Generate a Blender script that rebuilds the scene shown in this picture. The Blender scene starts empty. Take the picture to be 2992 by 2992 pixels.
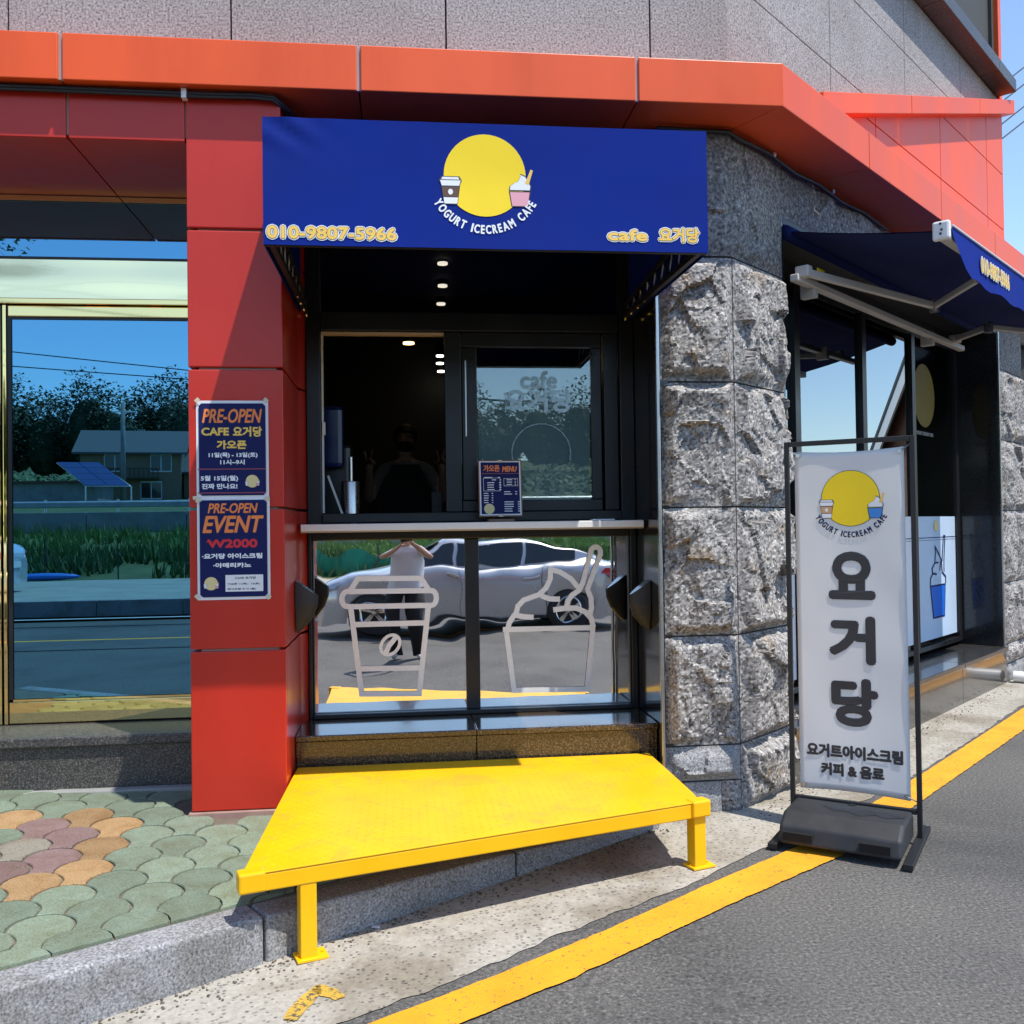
import bpy, bmesh, math, random
import numpy as np
from math import sin, cos, pi, radians, sqrt, atan2
from mathutils import Vector, Matrix, noise

random.seed(7)
SC = bpy.context.scene
COL = SC.collection

# ------------------------------------------------------------------ camera
CAM_H = 1.45
YAW, PIT, ROL = radians(6.468), radians(0.908), radians(0.806)
F, CC, K = 2773.0, 1496.0, 2992 / 1932
_w = np.array([sin(YAW) * cos(PIT), cos(YAW) * cos(PIT), sin(PIT)])
_r0 = np.array([cos(YAW), -sin(YAW), 0.0])
_u0 = np.cross(_r0, _w)
_r = _r0 * cos(ROL) - _u0 * sin(ROL)
_u = _u0 * cos(ROL) + _r0 * sin(ROL)
CAMP = np.array([0, 0, CAM_H])
cd = bpy.data.cameras.new('Camera')
cd.sensor_width = 36
cd.lens = 36 * F / 2992
cd.clip_start = 0.01
cd.clip_end = 1500
cam = bpy.data.objects.new('Camera', cd)
COL.objects.link(cam)
cam.matrix_world = Matrix(((_r[0], _u[0], -_w[0], 0), (_r[1], _u[1], -_w[1], 0),
                           (_r[2], _u[2], -_w[2], CAM_H), (0, 0, 0, 1)))
SC.camera = cam

# ------------------------------------------------------------------ sky, sun, exposure
TO_SUN = Vector((0.31, -0.36, 1.0)).normalized()
world = bpy.data.worlds.new('World')
SC.world = world
world.use_nodes = True
wn = world.node_tree.nodes
wl = world.node_tree.links
sky = wn.new('ShaderNodeTexSky')
sky.sky_type = 'NISHITA'
sky.sun_disc = False
sky.sun_elevation = math.asin(TO_SUN.z)
sky.sun_rotation = atan2(TO_SUN.x, TO_SUN.y)
sky.air_density = 1.0
sky.dust_density = 0.2
sky.ozone_density = 2.5
wl.new(sky.outputs[0], wn['Background'].inputs[0])
wn['Background'].inputs[1].default_value = 0.15
sd = bpy.data.lights.new('Sun', 'SUN')
sd.energy = 3.3
sd.angle = radians(0.5)
sd.color = (1.0, 0.955, 0.88)
sun = bpy.data.objects.new('Sun', sd)
COL.objects.link(sun)
sun.rotation_euler = (-TO_SUN).to_track_quat('-Z', 'Y').to_euler()
sun.location = (8, -9, 25)
SC.view_settings.view_transform = 'Standard'
SC.view_settings.look = 'None'
SC.view_settings.gamma = 1
SC.view_settings.use_curve_mapping = False
SC.view_settings.exposure = 0.80
SC.cycles.max_bounces = 8
SC.cycles.transparent_max_bounces = 12
SC.cycles.caustics_reflective = False
SC.cycles.caustics_refractive = False

# ------------------------------------------------------------------ picture point -> place (d = photo scaled to 1932 px)
def ray(x, y):
    return _r * (x * K - CC) / F - _u * (y * K - CC) / F + _w
def onZ(x, y, z=0.0):
    d = ray(x, y); return CAMP + d * (z - CAM_H) / d[2]
def onY(x, y, Y):
    d = ray(x, y); return CAMP + d * Y / d[1]
SA = radians(47.95)
SD = np.array([sin(SA), cos(SA), 0.0])      # direction of the side street wall
SN = np.array([cos(SA), -sin(SA), 0.0])     # its outward normal
P0 = np.array([1.672, 4.662, 0.0])          # foot of the building corner
def SP(s, o, z):
    return P0 + SD * s + SN * o + np.array([0, 0, z])
def onS(x, y, off=0.0):
    d = ray(x, y); q = P0 + SN * off
    p = CAMP + d * ((q - CAMP) @ SN) / (d @ SN)
    return (p - P0) @ SD, p[2]
def gz(x):                                  # the road falls gently to the left of the corner
    return .034 * max(-3.6, min(0.0, x - 1.15))
def onG(x, y):
    z = 0.0
    for _ in range(12): p = onZ(x, y, z); z = gz(p[0])
    return p
def onGp(px, py): return tuple(onG(px / K, py / K)[:2])
def mirY(x, y, path, plane=5.23):           # a point seen mirrored in the shop glass
    q = onY(x, y, path); return np.array([q[0], 2 * plane - path, q[2]])

# ------------------------------------------------------------------ mesh helpers
class MB:
    def __init__(s): s.v = []; s.f = []
    def add(s, vs, fs):
        n = len(s.v); s.v += [tuple(map(float, p)) for p in vs]; s.f += [tuple(i + n for i in f) for f in fs]; return s
    def poly(s, pts): return s.add(pts, [tuple(range(len(pts)))])
    def extr(s, pts, vec):
        n = len(pts); vec = np.array(vec, float)
        vs = [np.array(p, float) for p in pts]; vs2 = [p + vec for p in vs]
        fs = [tuple(range(n))[::-1], tuple(range(n, 2 * n))] + [(i, (i + 1) % n, n + (i + 1) % n, n + i) for i in range(n)]
        return s.add(vs + vs2, fs)
    def box(s, x0, x1, y0, y1, z0, z1):
        return s.extr([(x0, y0, z0), (x1, y0, z0), (x1, y1, z0), (x0, y1, z0)], (0, 0, z1 - z0))
    def sbox(s, s0, s1, o0, o1, z0, z1):
        return s.extr([SP(s0, o0, z0), SP(s1, o0, z0), SP(s1, o1, z0), SP(s0, o1, z0)], (0, 0, z1 - z0))
    def obox(s, c, ax, ay, az):
        c, ax, ay, az = (np.array(q, float) for q in (c, ax, ay, az))
        return s.extr([c - ax - ay - az, c + ax - ay - az, c + ax + ay - az, c - ax + ay - az], 2 * az)
    def bar(s, a, b, w, h=None, up=(0, 0, 1)):
        a, b = np.array(a, float), np.array(b, float); h = h or w
        d = b - a; L = np.linalg.norm(d); d /= L
        u = np.array(up, float)
        if abs(d @ u) > .98: u = np.array([0, 1., 0])
        x = np.cross(d, u); x /= np.linalg.norm(x); u = np.cross(x, d)
        return s.obox((a + b) / 2, x * w / 2, u * h / 2, d * L / 2)
    def tube(s, pts, r, n=8, caps=True):
        pts = [np.array(p, float) for p in pts]
        rs = r if hasattr(r, '__len__') else [r] * len(pts)
        rings = []; prev = None
        for i, p in enumerate(pts):
            d = pts[min(i + 1, len(pts) - 1)] - pts[max(i - 1, 0)]; d = d / (np.linalg.norm(d) + 1e-12)
            if prev is None:
                a = np.array([0, 0, 1.]) if abs(d[2]) < .9 else np.array([1., 0, 0])
                x = np.cross(d, a)
            else: x = prev - d * (prev @ d)
            x /= np.linalg.norm(x); prev = x; y = np.cross(d, x)
            rings.append([p + rs[i] * (x * cos(2 * pi * k / n) + y * sin(2 * pi * k / n)) for k in range(n)])
        vs = [q for R in rings for q in R]; fs = []
        for i in range(len(pts) - 1):
            for k in range(n):
                fs.append((i * n + k, i * n + (k + 1) % n, (i + 1) * n + (k + 1) % n, (i + 1) * n + k))
        if caps: fs += [tuple(range(n))[::-1], tuple(range((len(pts) - 1) * n, len(pts) * n))]
        return s.add(vs, fs)
    def ell(s, c, rx, ry, rz, n=10, m=7):
        vs = []; fs = []
        for j in range(m + 1):
            t = pi * j / m
            for i in range(n):
                a = 2 * pi * i / n; vs.append((c[0] + rx * sin(t) * cos(a), c[1] + ry * sin(t) * sin(a), c[2] + rz * cos(t)))
        for j in range(m):
            for i in range(n): fs.append((j * n + i, (j + 1) * n + i, (j + 1) * n + (i + 1) % n, j * n + (i + 1) % n))
        return s.add(vs, fs)
    def build(s, name, m, parent=None, local=False, bevel=0, smooth=False, seg=2):
        v = np.array(s.v)
        c = (v.min(0) + v.max(0)) / 2
        me = bpy.data.meshes.new(name)
        me.from_pydata((v - c).tolist(), [], s.f)
        bm = bmesh.new(); bm.from_mesh(me); bmesh.ops.recalc_face_normals(bm, faces=bm.faces); bm.to_mesh(me); bm.free()
        if smooth:
            for p in me.polygons: p.use_smooth = True
        me.materials.append(m)
        o = bpy.data.objects.new(name, me); COL.objects.link(o)
        o.location = c
        if parent is not None:
            o.parent = parent
            if not local: o.location = Vector(c) - wloc(parent)
        if bevel:
            b = o.modifiers.new('Bevel', 'BEVEL'); b.width = bevel; b.segments = seg; b.limit_method = 'ANGLE'; b.angle_limit = radians(40)
        return o
def wloc(o):
    v = Vector((0, 0, 0))
    while o: v += Vector(o.location); o = o.parent
    return v
def tag(o, label=None, cat=None, group=None, kind=None):
    if label: o['label'] = label
    if cat: o['category'] = cat
    if group: o['group'] = group
    if kind: o['kind'] = kind
    return o
def thing(name, label, cat, loc=(0, 0, 0), rz=0, group=None):
    o = bpy.data.objects.new(name, None); COL.objects.link(o)
    o.empty_display_size = .1
    o.location = loc; o.rotation_euler = (0, 0, rz)
    return tag(o, label, cat, group)
def copy_tree(o, parent=None):
    c = o.copy(); COL.objects.link(c); c.parent = parent
    for ch in list(o.children): copy_tree(ch, c)
    return c
def clip(poly, a, b, c):                      # keep a*x+b*y+c>=0
    out = []
    for i in range(len(poly)):
        p, q = poly[i], poly[(i + 1) % len(poly)]
        dp, dq = a * p[0] + b * p[1] + c, a * q[0] + b * q[1] + c
        if dp >= 0: out.append(p)
        if dp * dq < 0:
            t = dp / (dp - dq); out.append((p[0] + t * (q[0] - p[0]), p[1] + t * (q[1] - p[1])))
    return out

# ------------------------------------------------------------------ materials
def lin(r, g, b):
    return tuple(((x / 255) / 12.92 if x <= 10 else ((x / 255 + .055) / 1.055) ** 2.4) for x in (r, g, b))
def _base(name):
    m = bpy.data.materials.new(name); m.use_nodes = True
    return m, m.node_tree.nodes, m.node_tree.links, m.node_tree.nodes['Principled BSDF']
def _pos(n, l, sc=(1, 1, 1)):
    g = n.new('ShaderNodeNewGeometry'); mp = n.new('ShaderNodeMapping'); mp.inputs['Scale'].default_value = sc
    l.new(g.outputs['Position'], mp.inputs[0]); return mp.outputs[0]
def _noise(n, l, vec, scale, detail=3, rough=.55, dist=0):
    t = n.new('ShaderNodeTexNoise'); t.inputs['Scale'].default_value = scale; t.inputs['Detail'].default_value = detail
    t.inputs['Roughness'].default_value = rough; t.inputs['Distortion'].default_value = dist; l.new(vec, t.inputs['Vector']); return t.outputs[0]
def _ramp(n, l, fac, stops, const=False):
    r = n.new('ShaderNodeValToRGB'); e = r.color_ramp
    if const: e.interpolation = 'CONSTANT'
    while len(e.elements) < len(stops): e.elements.new(.5)
    for q, (p, c) in zip(e.elements, stops): q.position = p; q.color = (*c, 1)
    l.new(fac, r.inputs[0]); return r.outputs[0]
def _mix(n, l, a, b, fac, mode='MIX'):
    x = n.new('ShaderNodeMix'); x.data_type = 'RGBA'; x.blend_type = mode
    for sock, v in ((x.inputs[0], fac), (x.inputs[6], a), (x.inputs[7], b)):
        if hasattr(v, 'links'): l.new(v, sock)
        elif isinstance(v, (int, float)): sock.default_value = v
        else: sock.default_value = (*v, 1)
    return x.outputs[2]
def _bump(n, l, p, h, strength, dist):
    b = n.new('ShaderNodeBump'); b.inputs['Strength'].default_value = strength; b.inputs['Distance'].default_value = dist
    l.new(h, b.inputs['Height']); l.new(b.outputs[0], p.inputs['Normal'])
def plain(name, col, rough=.5, metal=0, var=.12, vs=3, bump=0, bs=60, coat=0, spec=.5, streak=False):
    m, n, l, p = _base(name)
    v = _pos(n, l, (1, 1, .25) if streak else (1, 1, 1))
    f = _noise(n, l, v, vs, 5, .6)
    f2 = _ramp(n, l, f, ((.3, (1 - var,) * 3), (.7, (1 + var * .6,) * 3)))
    l.new(_mix(n, l, col, f2, 1.0, 'MULTIPLY'), p.inputs['Base Color'])
    p.inputs['Roughness'].default_value = rough; p.inputs['Metallic'].default_value = metal
    p.inputs['Coat Weight'].default_value = coat; p.inputs['Coat Roughness'].default_value = .08
    p.inputs['Specular IOR Level'].default_value = spec
    rf = _ramp(n, l, f, ((.3, (max(rough - .06, .02),) * 3), (.7, (min(rough + .08, 1),) * 3))); l.new(rf, p.inputs['Roughness'])
    if bump:
        _bump(n, l, p, _noise(n, l, _pos(n, l), bs, 4), bump, .004)
    return m
def speckle(name, stops, scale, rough=.6, bump=.2, bdist=.003, big=None, bigscale=1.2, coat=0, detail=2):
    m, n, l, p = _base(name); v = _pos(n, l)
    f = _noise(n, l, v, scale, detail, .6)
    col = _ramp(n, l, f, stops)
    if big:
        g = _noise(n, l, v, bigscale, 5, .65, .4)
        gm = _ramp(n, l, g, ((big[1], (0,) * 3), (big[2], (1,) * 3)))
        col = _mix(n, l, col, _mix(n, l, col, big[0], 1.0, 'MULTIPLY'), gm)
    l.new(col, p.inputs['Base Color']); p.inputs['Roughness'].default_value = rough
    p.inputs['Coat Weight'].default_value = coat; p.inputs['Coat Roughness'].default_value = .05
    if bump: _bump(n, l, p, f, bump, bdist)
    return m
def emit(name, col, s):
    m, n, l, p = _base(name); p.inputs['Emission Color'].default_value = (*col, 1); p.inputs['Emission Strength'].default_value = s
    p.inputs['Base Color'].default_value = (*col, 1); return m
def glassm(name, tint, refl, rough=.0, refl_tint=(1, 1, 1)):
    # window glass: part mirror (more at grazing angles), part see-through
    m, n, l, p = _base(name); n.remove(p); out = n['Material Output']
    g = n.new('ShaderNodeBsdfGlossy'); g.inputs['Roughness'].default_value = rough; g.inputs['Color'].default_value = (*refl_tint, 1)
    t = n.new('ShaderNodeBsdfTransparent'); t.inputs[0].default_value = (*tint, 1)
    lw = n.new('ShaderNodeLayerWeight'); lw.inputs[0].default_value = .35
    mm = n.new('ShaderNodeMath'); mm.operation = 'MULTIPLY_ADD'; mm.inputs[1].default_value = 1 - refl; mm.inputs[2].default_value = refl; mm.use_clamp = True
    l.new(lw.outputs['Fresnel'], mm.inputs[0])
    x = n.new('ShaderNodeMixShader'); l.new(mm.outputs[0], x.inputs[0]); l.new(t.outputs[0], x.inputs[1]); l.new(g.outputs[0], x.inputs[2])
    l.new(x.outputs[0], out.inputs[0]); return m
def mirrorm(name, col, rough=.01):
    m, n, l, p = _base(name)
    p.inputs['Base Color'].default_value = (*col, 1); p.inputs['Metallic'].default_value = 1; p.inputs['Roughness'].default_value = rough
    return m

M = {}
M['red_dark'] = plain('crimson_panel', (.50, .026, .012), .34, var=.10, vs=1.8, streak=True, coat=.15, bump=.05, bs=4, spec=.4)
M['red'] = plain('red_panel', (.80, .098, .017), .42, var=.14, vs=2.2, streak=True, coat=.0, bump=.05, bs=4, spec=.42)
M['red_gap'] = plain('sealant', (.42, .29, .26), .8)
M['granite'] = speckle('grey_granite', ((.30, (.07, .065, .065)), (.42, (.24, .225, .22)), (.55, (.36, .335, .325)), (.68, (.46, .44, .43)), (.8, (.66, .64, .63))), 95, .75, .3, big=((.86, .83, .82), .45, .7))
def crystal(name, stops, scale, tint, tlo, thi, bump=.35, bigscale=3.0, rough=.82):
    m, n, l, p = _base(name); v = _pos(n, l)
    vo = n.new('ShaderNodeTexVoronoi'); vo.inputs['Scale'].default_value = scale; l.new(v, vo.inputs['Vector'])
    sx = n.new('ShaderNodeSeparateColor'); l.new(vo.outputs['Color'], sx.inputs[0])
    c1 = _ramp(n, l, sx.outputs[0], stops)
    c2 = _ramp(n, l, _noise(n, l, v, scale * .45, 3, .6), ((.3, (.62,) * 3), (.6, (1.08,) * 3)))
    col = _mix(n, l, c1, c2, 1, 'MULTIPLY')
    g = _ramp(n, l, _noise(n, l, v, bigscale, 6, .7, .5), ((tlo, (0,) * 3), (thi, (1,) * 3)))
    col = _mix(n, l, col, _mix(n, l, col, tint, 1.0, 'MULTIPLY'), g)
    l.new(col, p.inputs['Base Color']); p.inputs['Roughness'].default_value = rough
    _bump(n, l, p, _noise(n, l, v, scale * .6, 4, .7), bump, .005); return m
M['rock'] = crystal('rough_granite', ((.05, (.09, .087, .084)), (.22, (.20, .188, .178)), (.5, (.285, .268, .255)), (.8, (.37, .35, .335)), (.97, (.52, .50, .48))), 88, (.70, .52, .33), .56, .70)
M['rock_flat'] = speckle('dressed_granite', ((.30, (.03, .03, .03)), (.44, (.13, .125, .12)), (.56, (.25, .24, .23)), (.72, (.50, .48, .46))), 55, .8, .4, .004, big=((.7, .68, .66), .45, .6), detail=4)
M['brown_granite'] = speckle('brown_polished_granite', ((.35, (.012, .009, .007)), (.5, (.05, .034, .020)), (.62, (.13, .085, .048)), (.8, (.26, .19, .12))), 110, .16, .03, coat=.5, detail=3)
M['black_granite'] = speckle('black_polished_granite', ((.35, (.008, .008, .009)), (.6, (.02, .02, .022)), (.75, (.06, .06, .062))), 120, .14, .02, coat=.4)
M['side_granite'] = speckle('grey_polished_granite', ((.35, (.018, .018, .019)), (.55, (.05, .048, .046)), (.8, (.15, .145, .14))), 110, .2, .03, coat=.5)
M['vinyl_yellow'] = plain('shade_dimmed_yellow_vinyl', (.20, .14, .012), .6, var=.05, spec=.2)  # emblem yellow darkened in the colour for shade under the side awning
M['step_granite'] = speckle('dark_step_granite', ((.35, (.02, .02, .021)), (.52, (.055, .052, .05)), (.66, (.12, .115, .11)), (.8, (.26, .25, .24))), 120, .4, .05, big=((1.35, 1.3, 1.2), .45, .6))
M['kerb'] = speckle('kerb_granite', ((.3, (.08, .08, .085)), (.45, (.22, .22, .225)), (.58, (.33, .33, .335)), (.75, (.52, .52, .52))), 120, .8, .3, big=((.72, .70, .66), .45, .62), bigscale=2.5, detail=3)
M['sash'] = plain('black_sash', (.012, .0125, .014), .32, var=.2, bump=.03)
M['black'] = plain('matt_black', (.012, .012, .013), .5, var=.2)
M['white'] = plain('white_plastic', (.78, .78, .77), .35, var=.06)
M['steel'] = plain('brushed_steel', (.55, .54, .52), .28, 1, var=.1)
M['arm'] = plain('awning_arm_paint', (.58, .56, .52), .35, var=.06)
M['gold'] = mirrorm('gold_mirror_steel', (.95, .72, .30), .03)
M['mirror'] = mirrorm('mirror_film', (.88, .88, .88), .012)
M['blueglass'] = mirrorm('tinted_mirror_glass', (.11, .30, .45), .0)
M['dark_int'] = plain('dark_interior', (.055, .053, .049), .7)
M['blind'] = plain('grey_blind', (.80, .82, .81), .8, var=.06)
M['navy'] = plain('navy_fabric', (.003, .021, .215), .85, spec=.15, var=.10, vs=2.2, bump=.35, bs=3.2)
M['navy_shaded'] = plain('navy_fabric_shaded', (.012, .02, .10), .85, spec=.15)  # shaded copy of the navy fabric, shade put into the colour
M['yellow'] = plain('yellow_paint', (.86, .47, .0), .42, var=.07, vs=4, bump=.04)
def scuffed(name, col):
    m, n, l, p = _base(name); v = _pos(n, l)
    c1 = _mix(n, l, col, _ramp(n, l, _noise(n, l, v, 3.5, 5), ((.3, (.90,) * 3), (.7, (1.05,) * 3))), 1, 'MULTIPLY')
    d = _ramp(n, l, _noise(n, l, v, 6, 8, .72, .8), ((.52, (0,) * 3), (.72, (.42,) * 3)))
    c2 = _mix(n, l, c1, (.30, .21, .07), d)
    sc = _ramp(n, l, _noise(n, l, _pos(n, l, (1, .12, 1)), 70, 4, .7), ((.66, (0,) * 3), (.72, (.55,) * 3)))
    sm = _ramp(n, l, _noise(n, l, v, 2.3, 3), ((.5, (0,) * 3), (.62, (1,) * 3)))
    c3 = _mix(n, l, c2, (.22, .16, .08), _mix(n, l, sc, sm, 1, 'MULTIPLY'))
    l.new(c3, p.inputs['Base Color']); p.inputs['Roughness'].default_value = .45
    _bump(n, l, p, _noise(n, l, v, 40, 4), .08, .003); return m
M['deck'] = scuffed('scuffed_yellow_paint', (.86, .47, .0))
M['print_yellow'] = plain('print_yellow', (.93, .66, .004), .5, var=.03)
M['print_gold'] = plain('print_gold', (.86, .55, .10), .5, var=.03)
M['print_cream'] = plain('print_cream', (.72, .60, .28), .5, var=.03)
M['print_white'] = plain('print_white', (.80, .81, .83), .5, var=.03)
M['print_navy'] = plain('print_navy', (.008, .013, .085), .6, var=.05, spec=.2)
M['print_orange'] = plain('print_orange', (.85, .23, .05), .5, var=.05)
M['print_red'] = plain('print_red', (.62, .02, .03), .5, var=.03)
M['print_dark'] = plain('print_dark', (.035, .032, .035), .5, var=.03)
M['print_brown'] = plain('print_brown', (.11, .052, .03), .5, var=.03)
M['print_tan'] = plain('print_tan', (.62, .33, .14), .5, var=.03)
M['print_pink'] = plain('print_pink', (.76, .36, .42), .5, var=.03)
M['print_blue'] = plain('print_blue', (.05, .24, .66), .5, var=.03)
M['paper'] = plain('white_paper', (.78, .78, .80), .6, var=.03)
M['tape'] = plain('cream_tape', (.62, .56, .40), .5, var=.08)
M['frost'] = plain('frosted_decal', (.97, .93, .88), .55, .55, var=.03)
def banner_mat():
    m, n, l, p = _base('banner_cloth'); out = n['Material Output']
    p.inputs['Base Color'].default_value = (.93, .915, .875, 1); p.inputs['Roughness'].default_value = .4
    _bump(n, l, p, _noise(n, l, _pos(n, l), 4, 4), .12, .004)
    t = n.new('ShaderNodeBsdfTranslucent'); t.inputs[0].default_value = (.86, .86, .90, 1)
    x = n.new('ShaderNodeMixShader'); x.inputs[0].default_value = .35; l.new(p.outputs[0], x.inputs[1]); l.new(t.outputs[0], x.inputs[2]); l.new(x.outputs[0], out.inputs[0]); return m
M['banner'] = banner_mat()
M['rubber'] = plain('black_rubber', (.022, .023, .025), .55, var=.3, vs=7, bump=.1, bs=140)
M['wood'] = plain('clipboard_wood', (.23, .12, .07), .6, var=.2)
M['skin'] = plain('skin', (.52, .30, .20), .5, var=.06)
M['hair'] = plain('black_hair', (.012, .010, .009), .5)
M['pale_blue'] = plain('pale_blue_film', (.52, .66, .82), .35, var=.03)
M['soil'] = plain('soil', (.13, .10, .07), .95, var=.4, vs=2)
def asphalt():
    m, n, l, p = _base('asphalt'); v = _pos(n, l)
    f = _noise(n, l, v, 75, 4, .8)
    col = _ramp(n, l, f, ((.33, (.024, .024, .024)), (.43, (.080, .078, .075)), (.53, (.122, .118, .112)), (.62, (.18, .172, .162)), (.72, (.40, .38, .35))))
    g = _noise(n, l, v, .9, 5, .6, .3)
    col = _mix(n, l, col, _ramp(n, l, g, ((.30, (.58, .57, .55)), (.5, (.90, .88, .85)), (.72, (1.08, 1.04, .98)))), 1, 'MULTIPLY')
    l.new(col, p.inputs['Base Color']); p.inputs['Roughness'].default_value = .9
    _bump(n, l, p, f, .55, .006); return m
M['asphalt'] = asphalt()
def pebble_concrete():
    m, n, l, p = _base('pebbled_concrete'); v = _pos(n, l)
    base = _ramp(n, l, _noise(n, l, v, 45, 6, .7), ((.3, (.30, .275, .235)), (.6, (.42, .39, .33)), (.8, (.55, .51, .45))))
    vo = n.new('ShaderNodeTexVoronoi'); vo.inputs['Scale'].default_value = 52; vo.inputs['Randomness'].default_value = 1; l.new(v, vo.inputs['Vector'])
    peb = _ramp(n, l, vo.outputs['Distance'], ((.29, (1,) * 3), (.39, (0,) * 3)))
    sel = _ramp(n, l, vo.outputs['Color'], ((.42, (0,) * 3), (.48, (1,) * 3)))
    fac = _mix(n, l, peb, sel, 1, 'MULTIPLY')
    pc = _ramp(n, l, vo.outputs['Color'], ((.4, (.09, .09, .088)), (.7, (.23, .215, .19))))
    col = _mix(n, l, base, pc, fac)
    g = _ramp(n, l, _noise(n, l, v, 1.8, 6, .65, .6), ((.36, (.62, .58, .52)), (.55, (1.0,) * 3)))
    col = _mix(n, l, col, g, 1, 'MULTIPLY')
    l.new(col, p.inputs['Base Color']); p.inputs['Roughness'].default_value = .9
    _bump(n, l, p, _noise(n, l, v, 90, 4), .4, .004); return m
M['concrete'] = pebble_concrete()
def line_paint(name, col, wear=.585):
    m, n, l, p = _base(name); v = _pos(n, l)
    f = _noise(n, l, v, 55, 6, .75)
    k = _ramp(n, l, f, ((wear, (0,) * 3), (wear + .05, (1,) * 3)))
    c2 = _mix(n, l, col, _ramp(n, l, _noise(n, l, v, 5, 4), ((.3, (.82,) * 3), (.7, (1.06,) * 3))), 1, 'MULTIPLY')
    l.new(_mix(n, l, c2, (.10, .085, .06), k), p.inputs['Base Color']); p.inputs['Roughness'].default_value = .7
    _bump(n, l, p, _noise(n, l, v, 130, 3), .4, .004); return m
M['line_yellow'] = line_paint('yellow_road_paint', (.80, .355, .012))
M['line_white'] = line_paint('white_road_paint', (.6, .6, .58), .58)
def paver(name, c):
    m, n, l, p = _base(name); v = _pos(n, l)
    oi = n.new('ShaderNodeObjectInfo')
    rv = _ramp(n, l, oi.outputs['Random'], ((0, (.78,) * 3), (1, (1.15,) * 3)))
    col = _ramp(n, l, _noise(n, l, v, 160, 4, .7), ((.3, tuple(x * .55 for x in c)), (.5, c), (.75, tuple(min(x * 1.35, 1) for x in c))))
    col = _mix(n, l, col, rv, 1, 'MULTIPLY')
    d = _ramp(n, l, _noise(n, l, v, 7, 6, .7, .5), ((.42, (1,) * 3), (.68, (.78, .70, .60))))
    l.new(_mix(n, l, col, d, 1, 'MULTIPLY'), p.inputs['Base Color']); p.inputs['Roughness'].default_value = .88
    _bump(n, l, p, _noise(n, l, v, 140, 4), .35, .003); return m
M['pav_green'] = paver('green_paver', (.185, .235, .17))
M['pav_ochre'] = paver('ochre_paver', (.34, .215, .10))
M['pav_mauve'] = paver('mauve_paver', (.22, .145, .135))
M['pav_grey'] = paver('grey_paver', (.21, .19, .15))
M['joint'] = plain('paver_joint_sand', (.16, .135, .10), .95, var=.35, vs=9)
M['leaf'] = plain('leaf', (.06, .13, .03), .6, var=.4, vs=1.5)
M['leaf_dark'] = plain('dark_leaf', (.025, .06, .018), .6, var=.5, vs=.4)
M['leaf_light'] = plain('light_leaf', (.13, .24, .045), .6, var=.4, vs=.6)
M['bark'] = plain('bark', (.09, .065, .045), .9, var=.3)
M['cement'] = plain('grey_cement', (.27, .27, .26), .9, var=.3, vs=1.2)

# ------------------------------------------------------------------ lettering
_tc = {}
def text_pts(s, shear=0):
    key = (s, shear)
    if key in _tc: return _tc[key]
    cu = bpy.data.curves.new('t', 'FONT'); cu.body = s; cu.size = 1; cu.shear = shear; cu.resolution_u = 4
    o = bpy.data.objects.new('t', cu); COL.objects.link(o)
    bpy.context.view_layer.update()
    me = bpy.data.meshes.new_from_object(o.evaluated_get(bpy.context.evaluated_depsgraph_get()))
    v = [tuple(q.co) for q in me.vertices]; f = [tuple(p.vertices) for p in me.polygons]
    bpy.data.objects.remove(o); bpy.data.curves.remove(cu); bpy.data.meshes.remove(me)
    a = np.array(v)[:, :2]
    _tc[key] = (a, f); return _tc[key]
class Plane:
    """flat printing surface: centre, right, up, outward"""
    def __init__(s, c, r, u):
        s.c = np.array(c, float); s.r = np.array(r, float) / np.linalg.norm(r); s.u = np.array(u, float) / np.linalg.norm(u); s.n = np.cross(s.r, s.u)
    warp = None
    def __call__(s, x, y, o=0.0):
        if s.warp: o = o + s.warp(x, y)
        return s.c + s.r * x + s.u * y + s.n * o
def lettering(s, P, x, y, m, parent, w=None, h=None, bold=0.0, shear=0, o=.0015, name='lettering', rot=0, anchor='c', local=False):
    a, f = text_pts(s, shear)
    lo, hi = a.min(0), a.max(0); sz = hi - lo
    kx = (w / sz[0]) if w else None; ky = (h / sz[1]) if h else None
    kx = kx or ky; ky = ky or kx
    b = (a - (lo + hi) / 2) * np.array([kx, ky])
    mb = MB(); offs = [(0, 0)]
    if bold: offs += [(bold * cos(t * pi / 4), bold * sin(t * pi / 4)) for t in range(8)]
    for i, (dx, dy) in enumerate(offs):
        q = b + np.array([dx, dy])
        if rot: q = q @ np.array([[cos(rot), sin(rot)], [-sin(rot), cos(rot)]])
        mb.add([P(x + p[0], y + p[1], o + i * .00006) for p in q], f)
    return mb.build(name, m, parent, local)
def patch(P, pts, m, parent, o=.001, name='print', local=False):
    return MB().poly([P(x, y, o) for x, y in pts]).build(name, m, parent, local)
def disc_pts(x, y, rx, ry=None, n=40, a0=0, a1=2 * pi):
    ry = ry or rx; full = abs(a1 - a0 - 2 * pi) < 1e-6
    return [(x + rx * cos(a0 + (a1 - a0) * i / (n if full else n - 1)), y + ry * sin(a0 + (a1 - a0) * i / (n if full else n - 1))) for i in range(n)]
def disc_patch(P, x, y, r, m, parent, o, name, local=False, rings=7, n=48):
    mb = MB(); mb.v = [tuple(P(x, y, o))]
    for j in range(1, rings + 1): mb.v += [tuple(P(x + r * j / rings * cos(2 * pi * i / n), y + r * j / rings * sin(2 * pi * i / n), o)) for i in range(n)]
    mb.f = [(0, 1 + i, 1 + (i + 1) % n) for i in range(n)] + [(1 + j * n + i, 1 + j * n + (i + 1) % n, 1 + (j + 1) * n + (i + 1) % n, 1 + (j + 1) * n + i) for j in range(rings - 1) for i in range(n)]
    return mb.build(name, m, parent, local)
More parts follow.
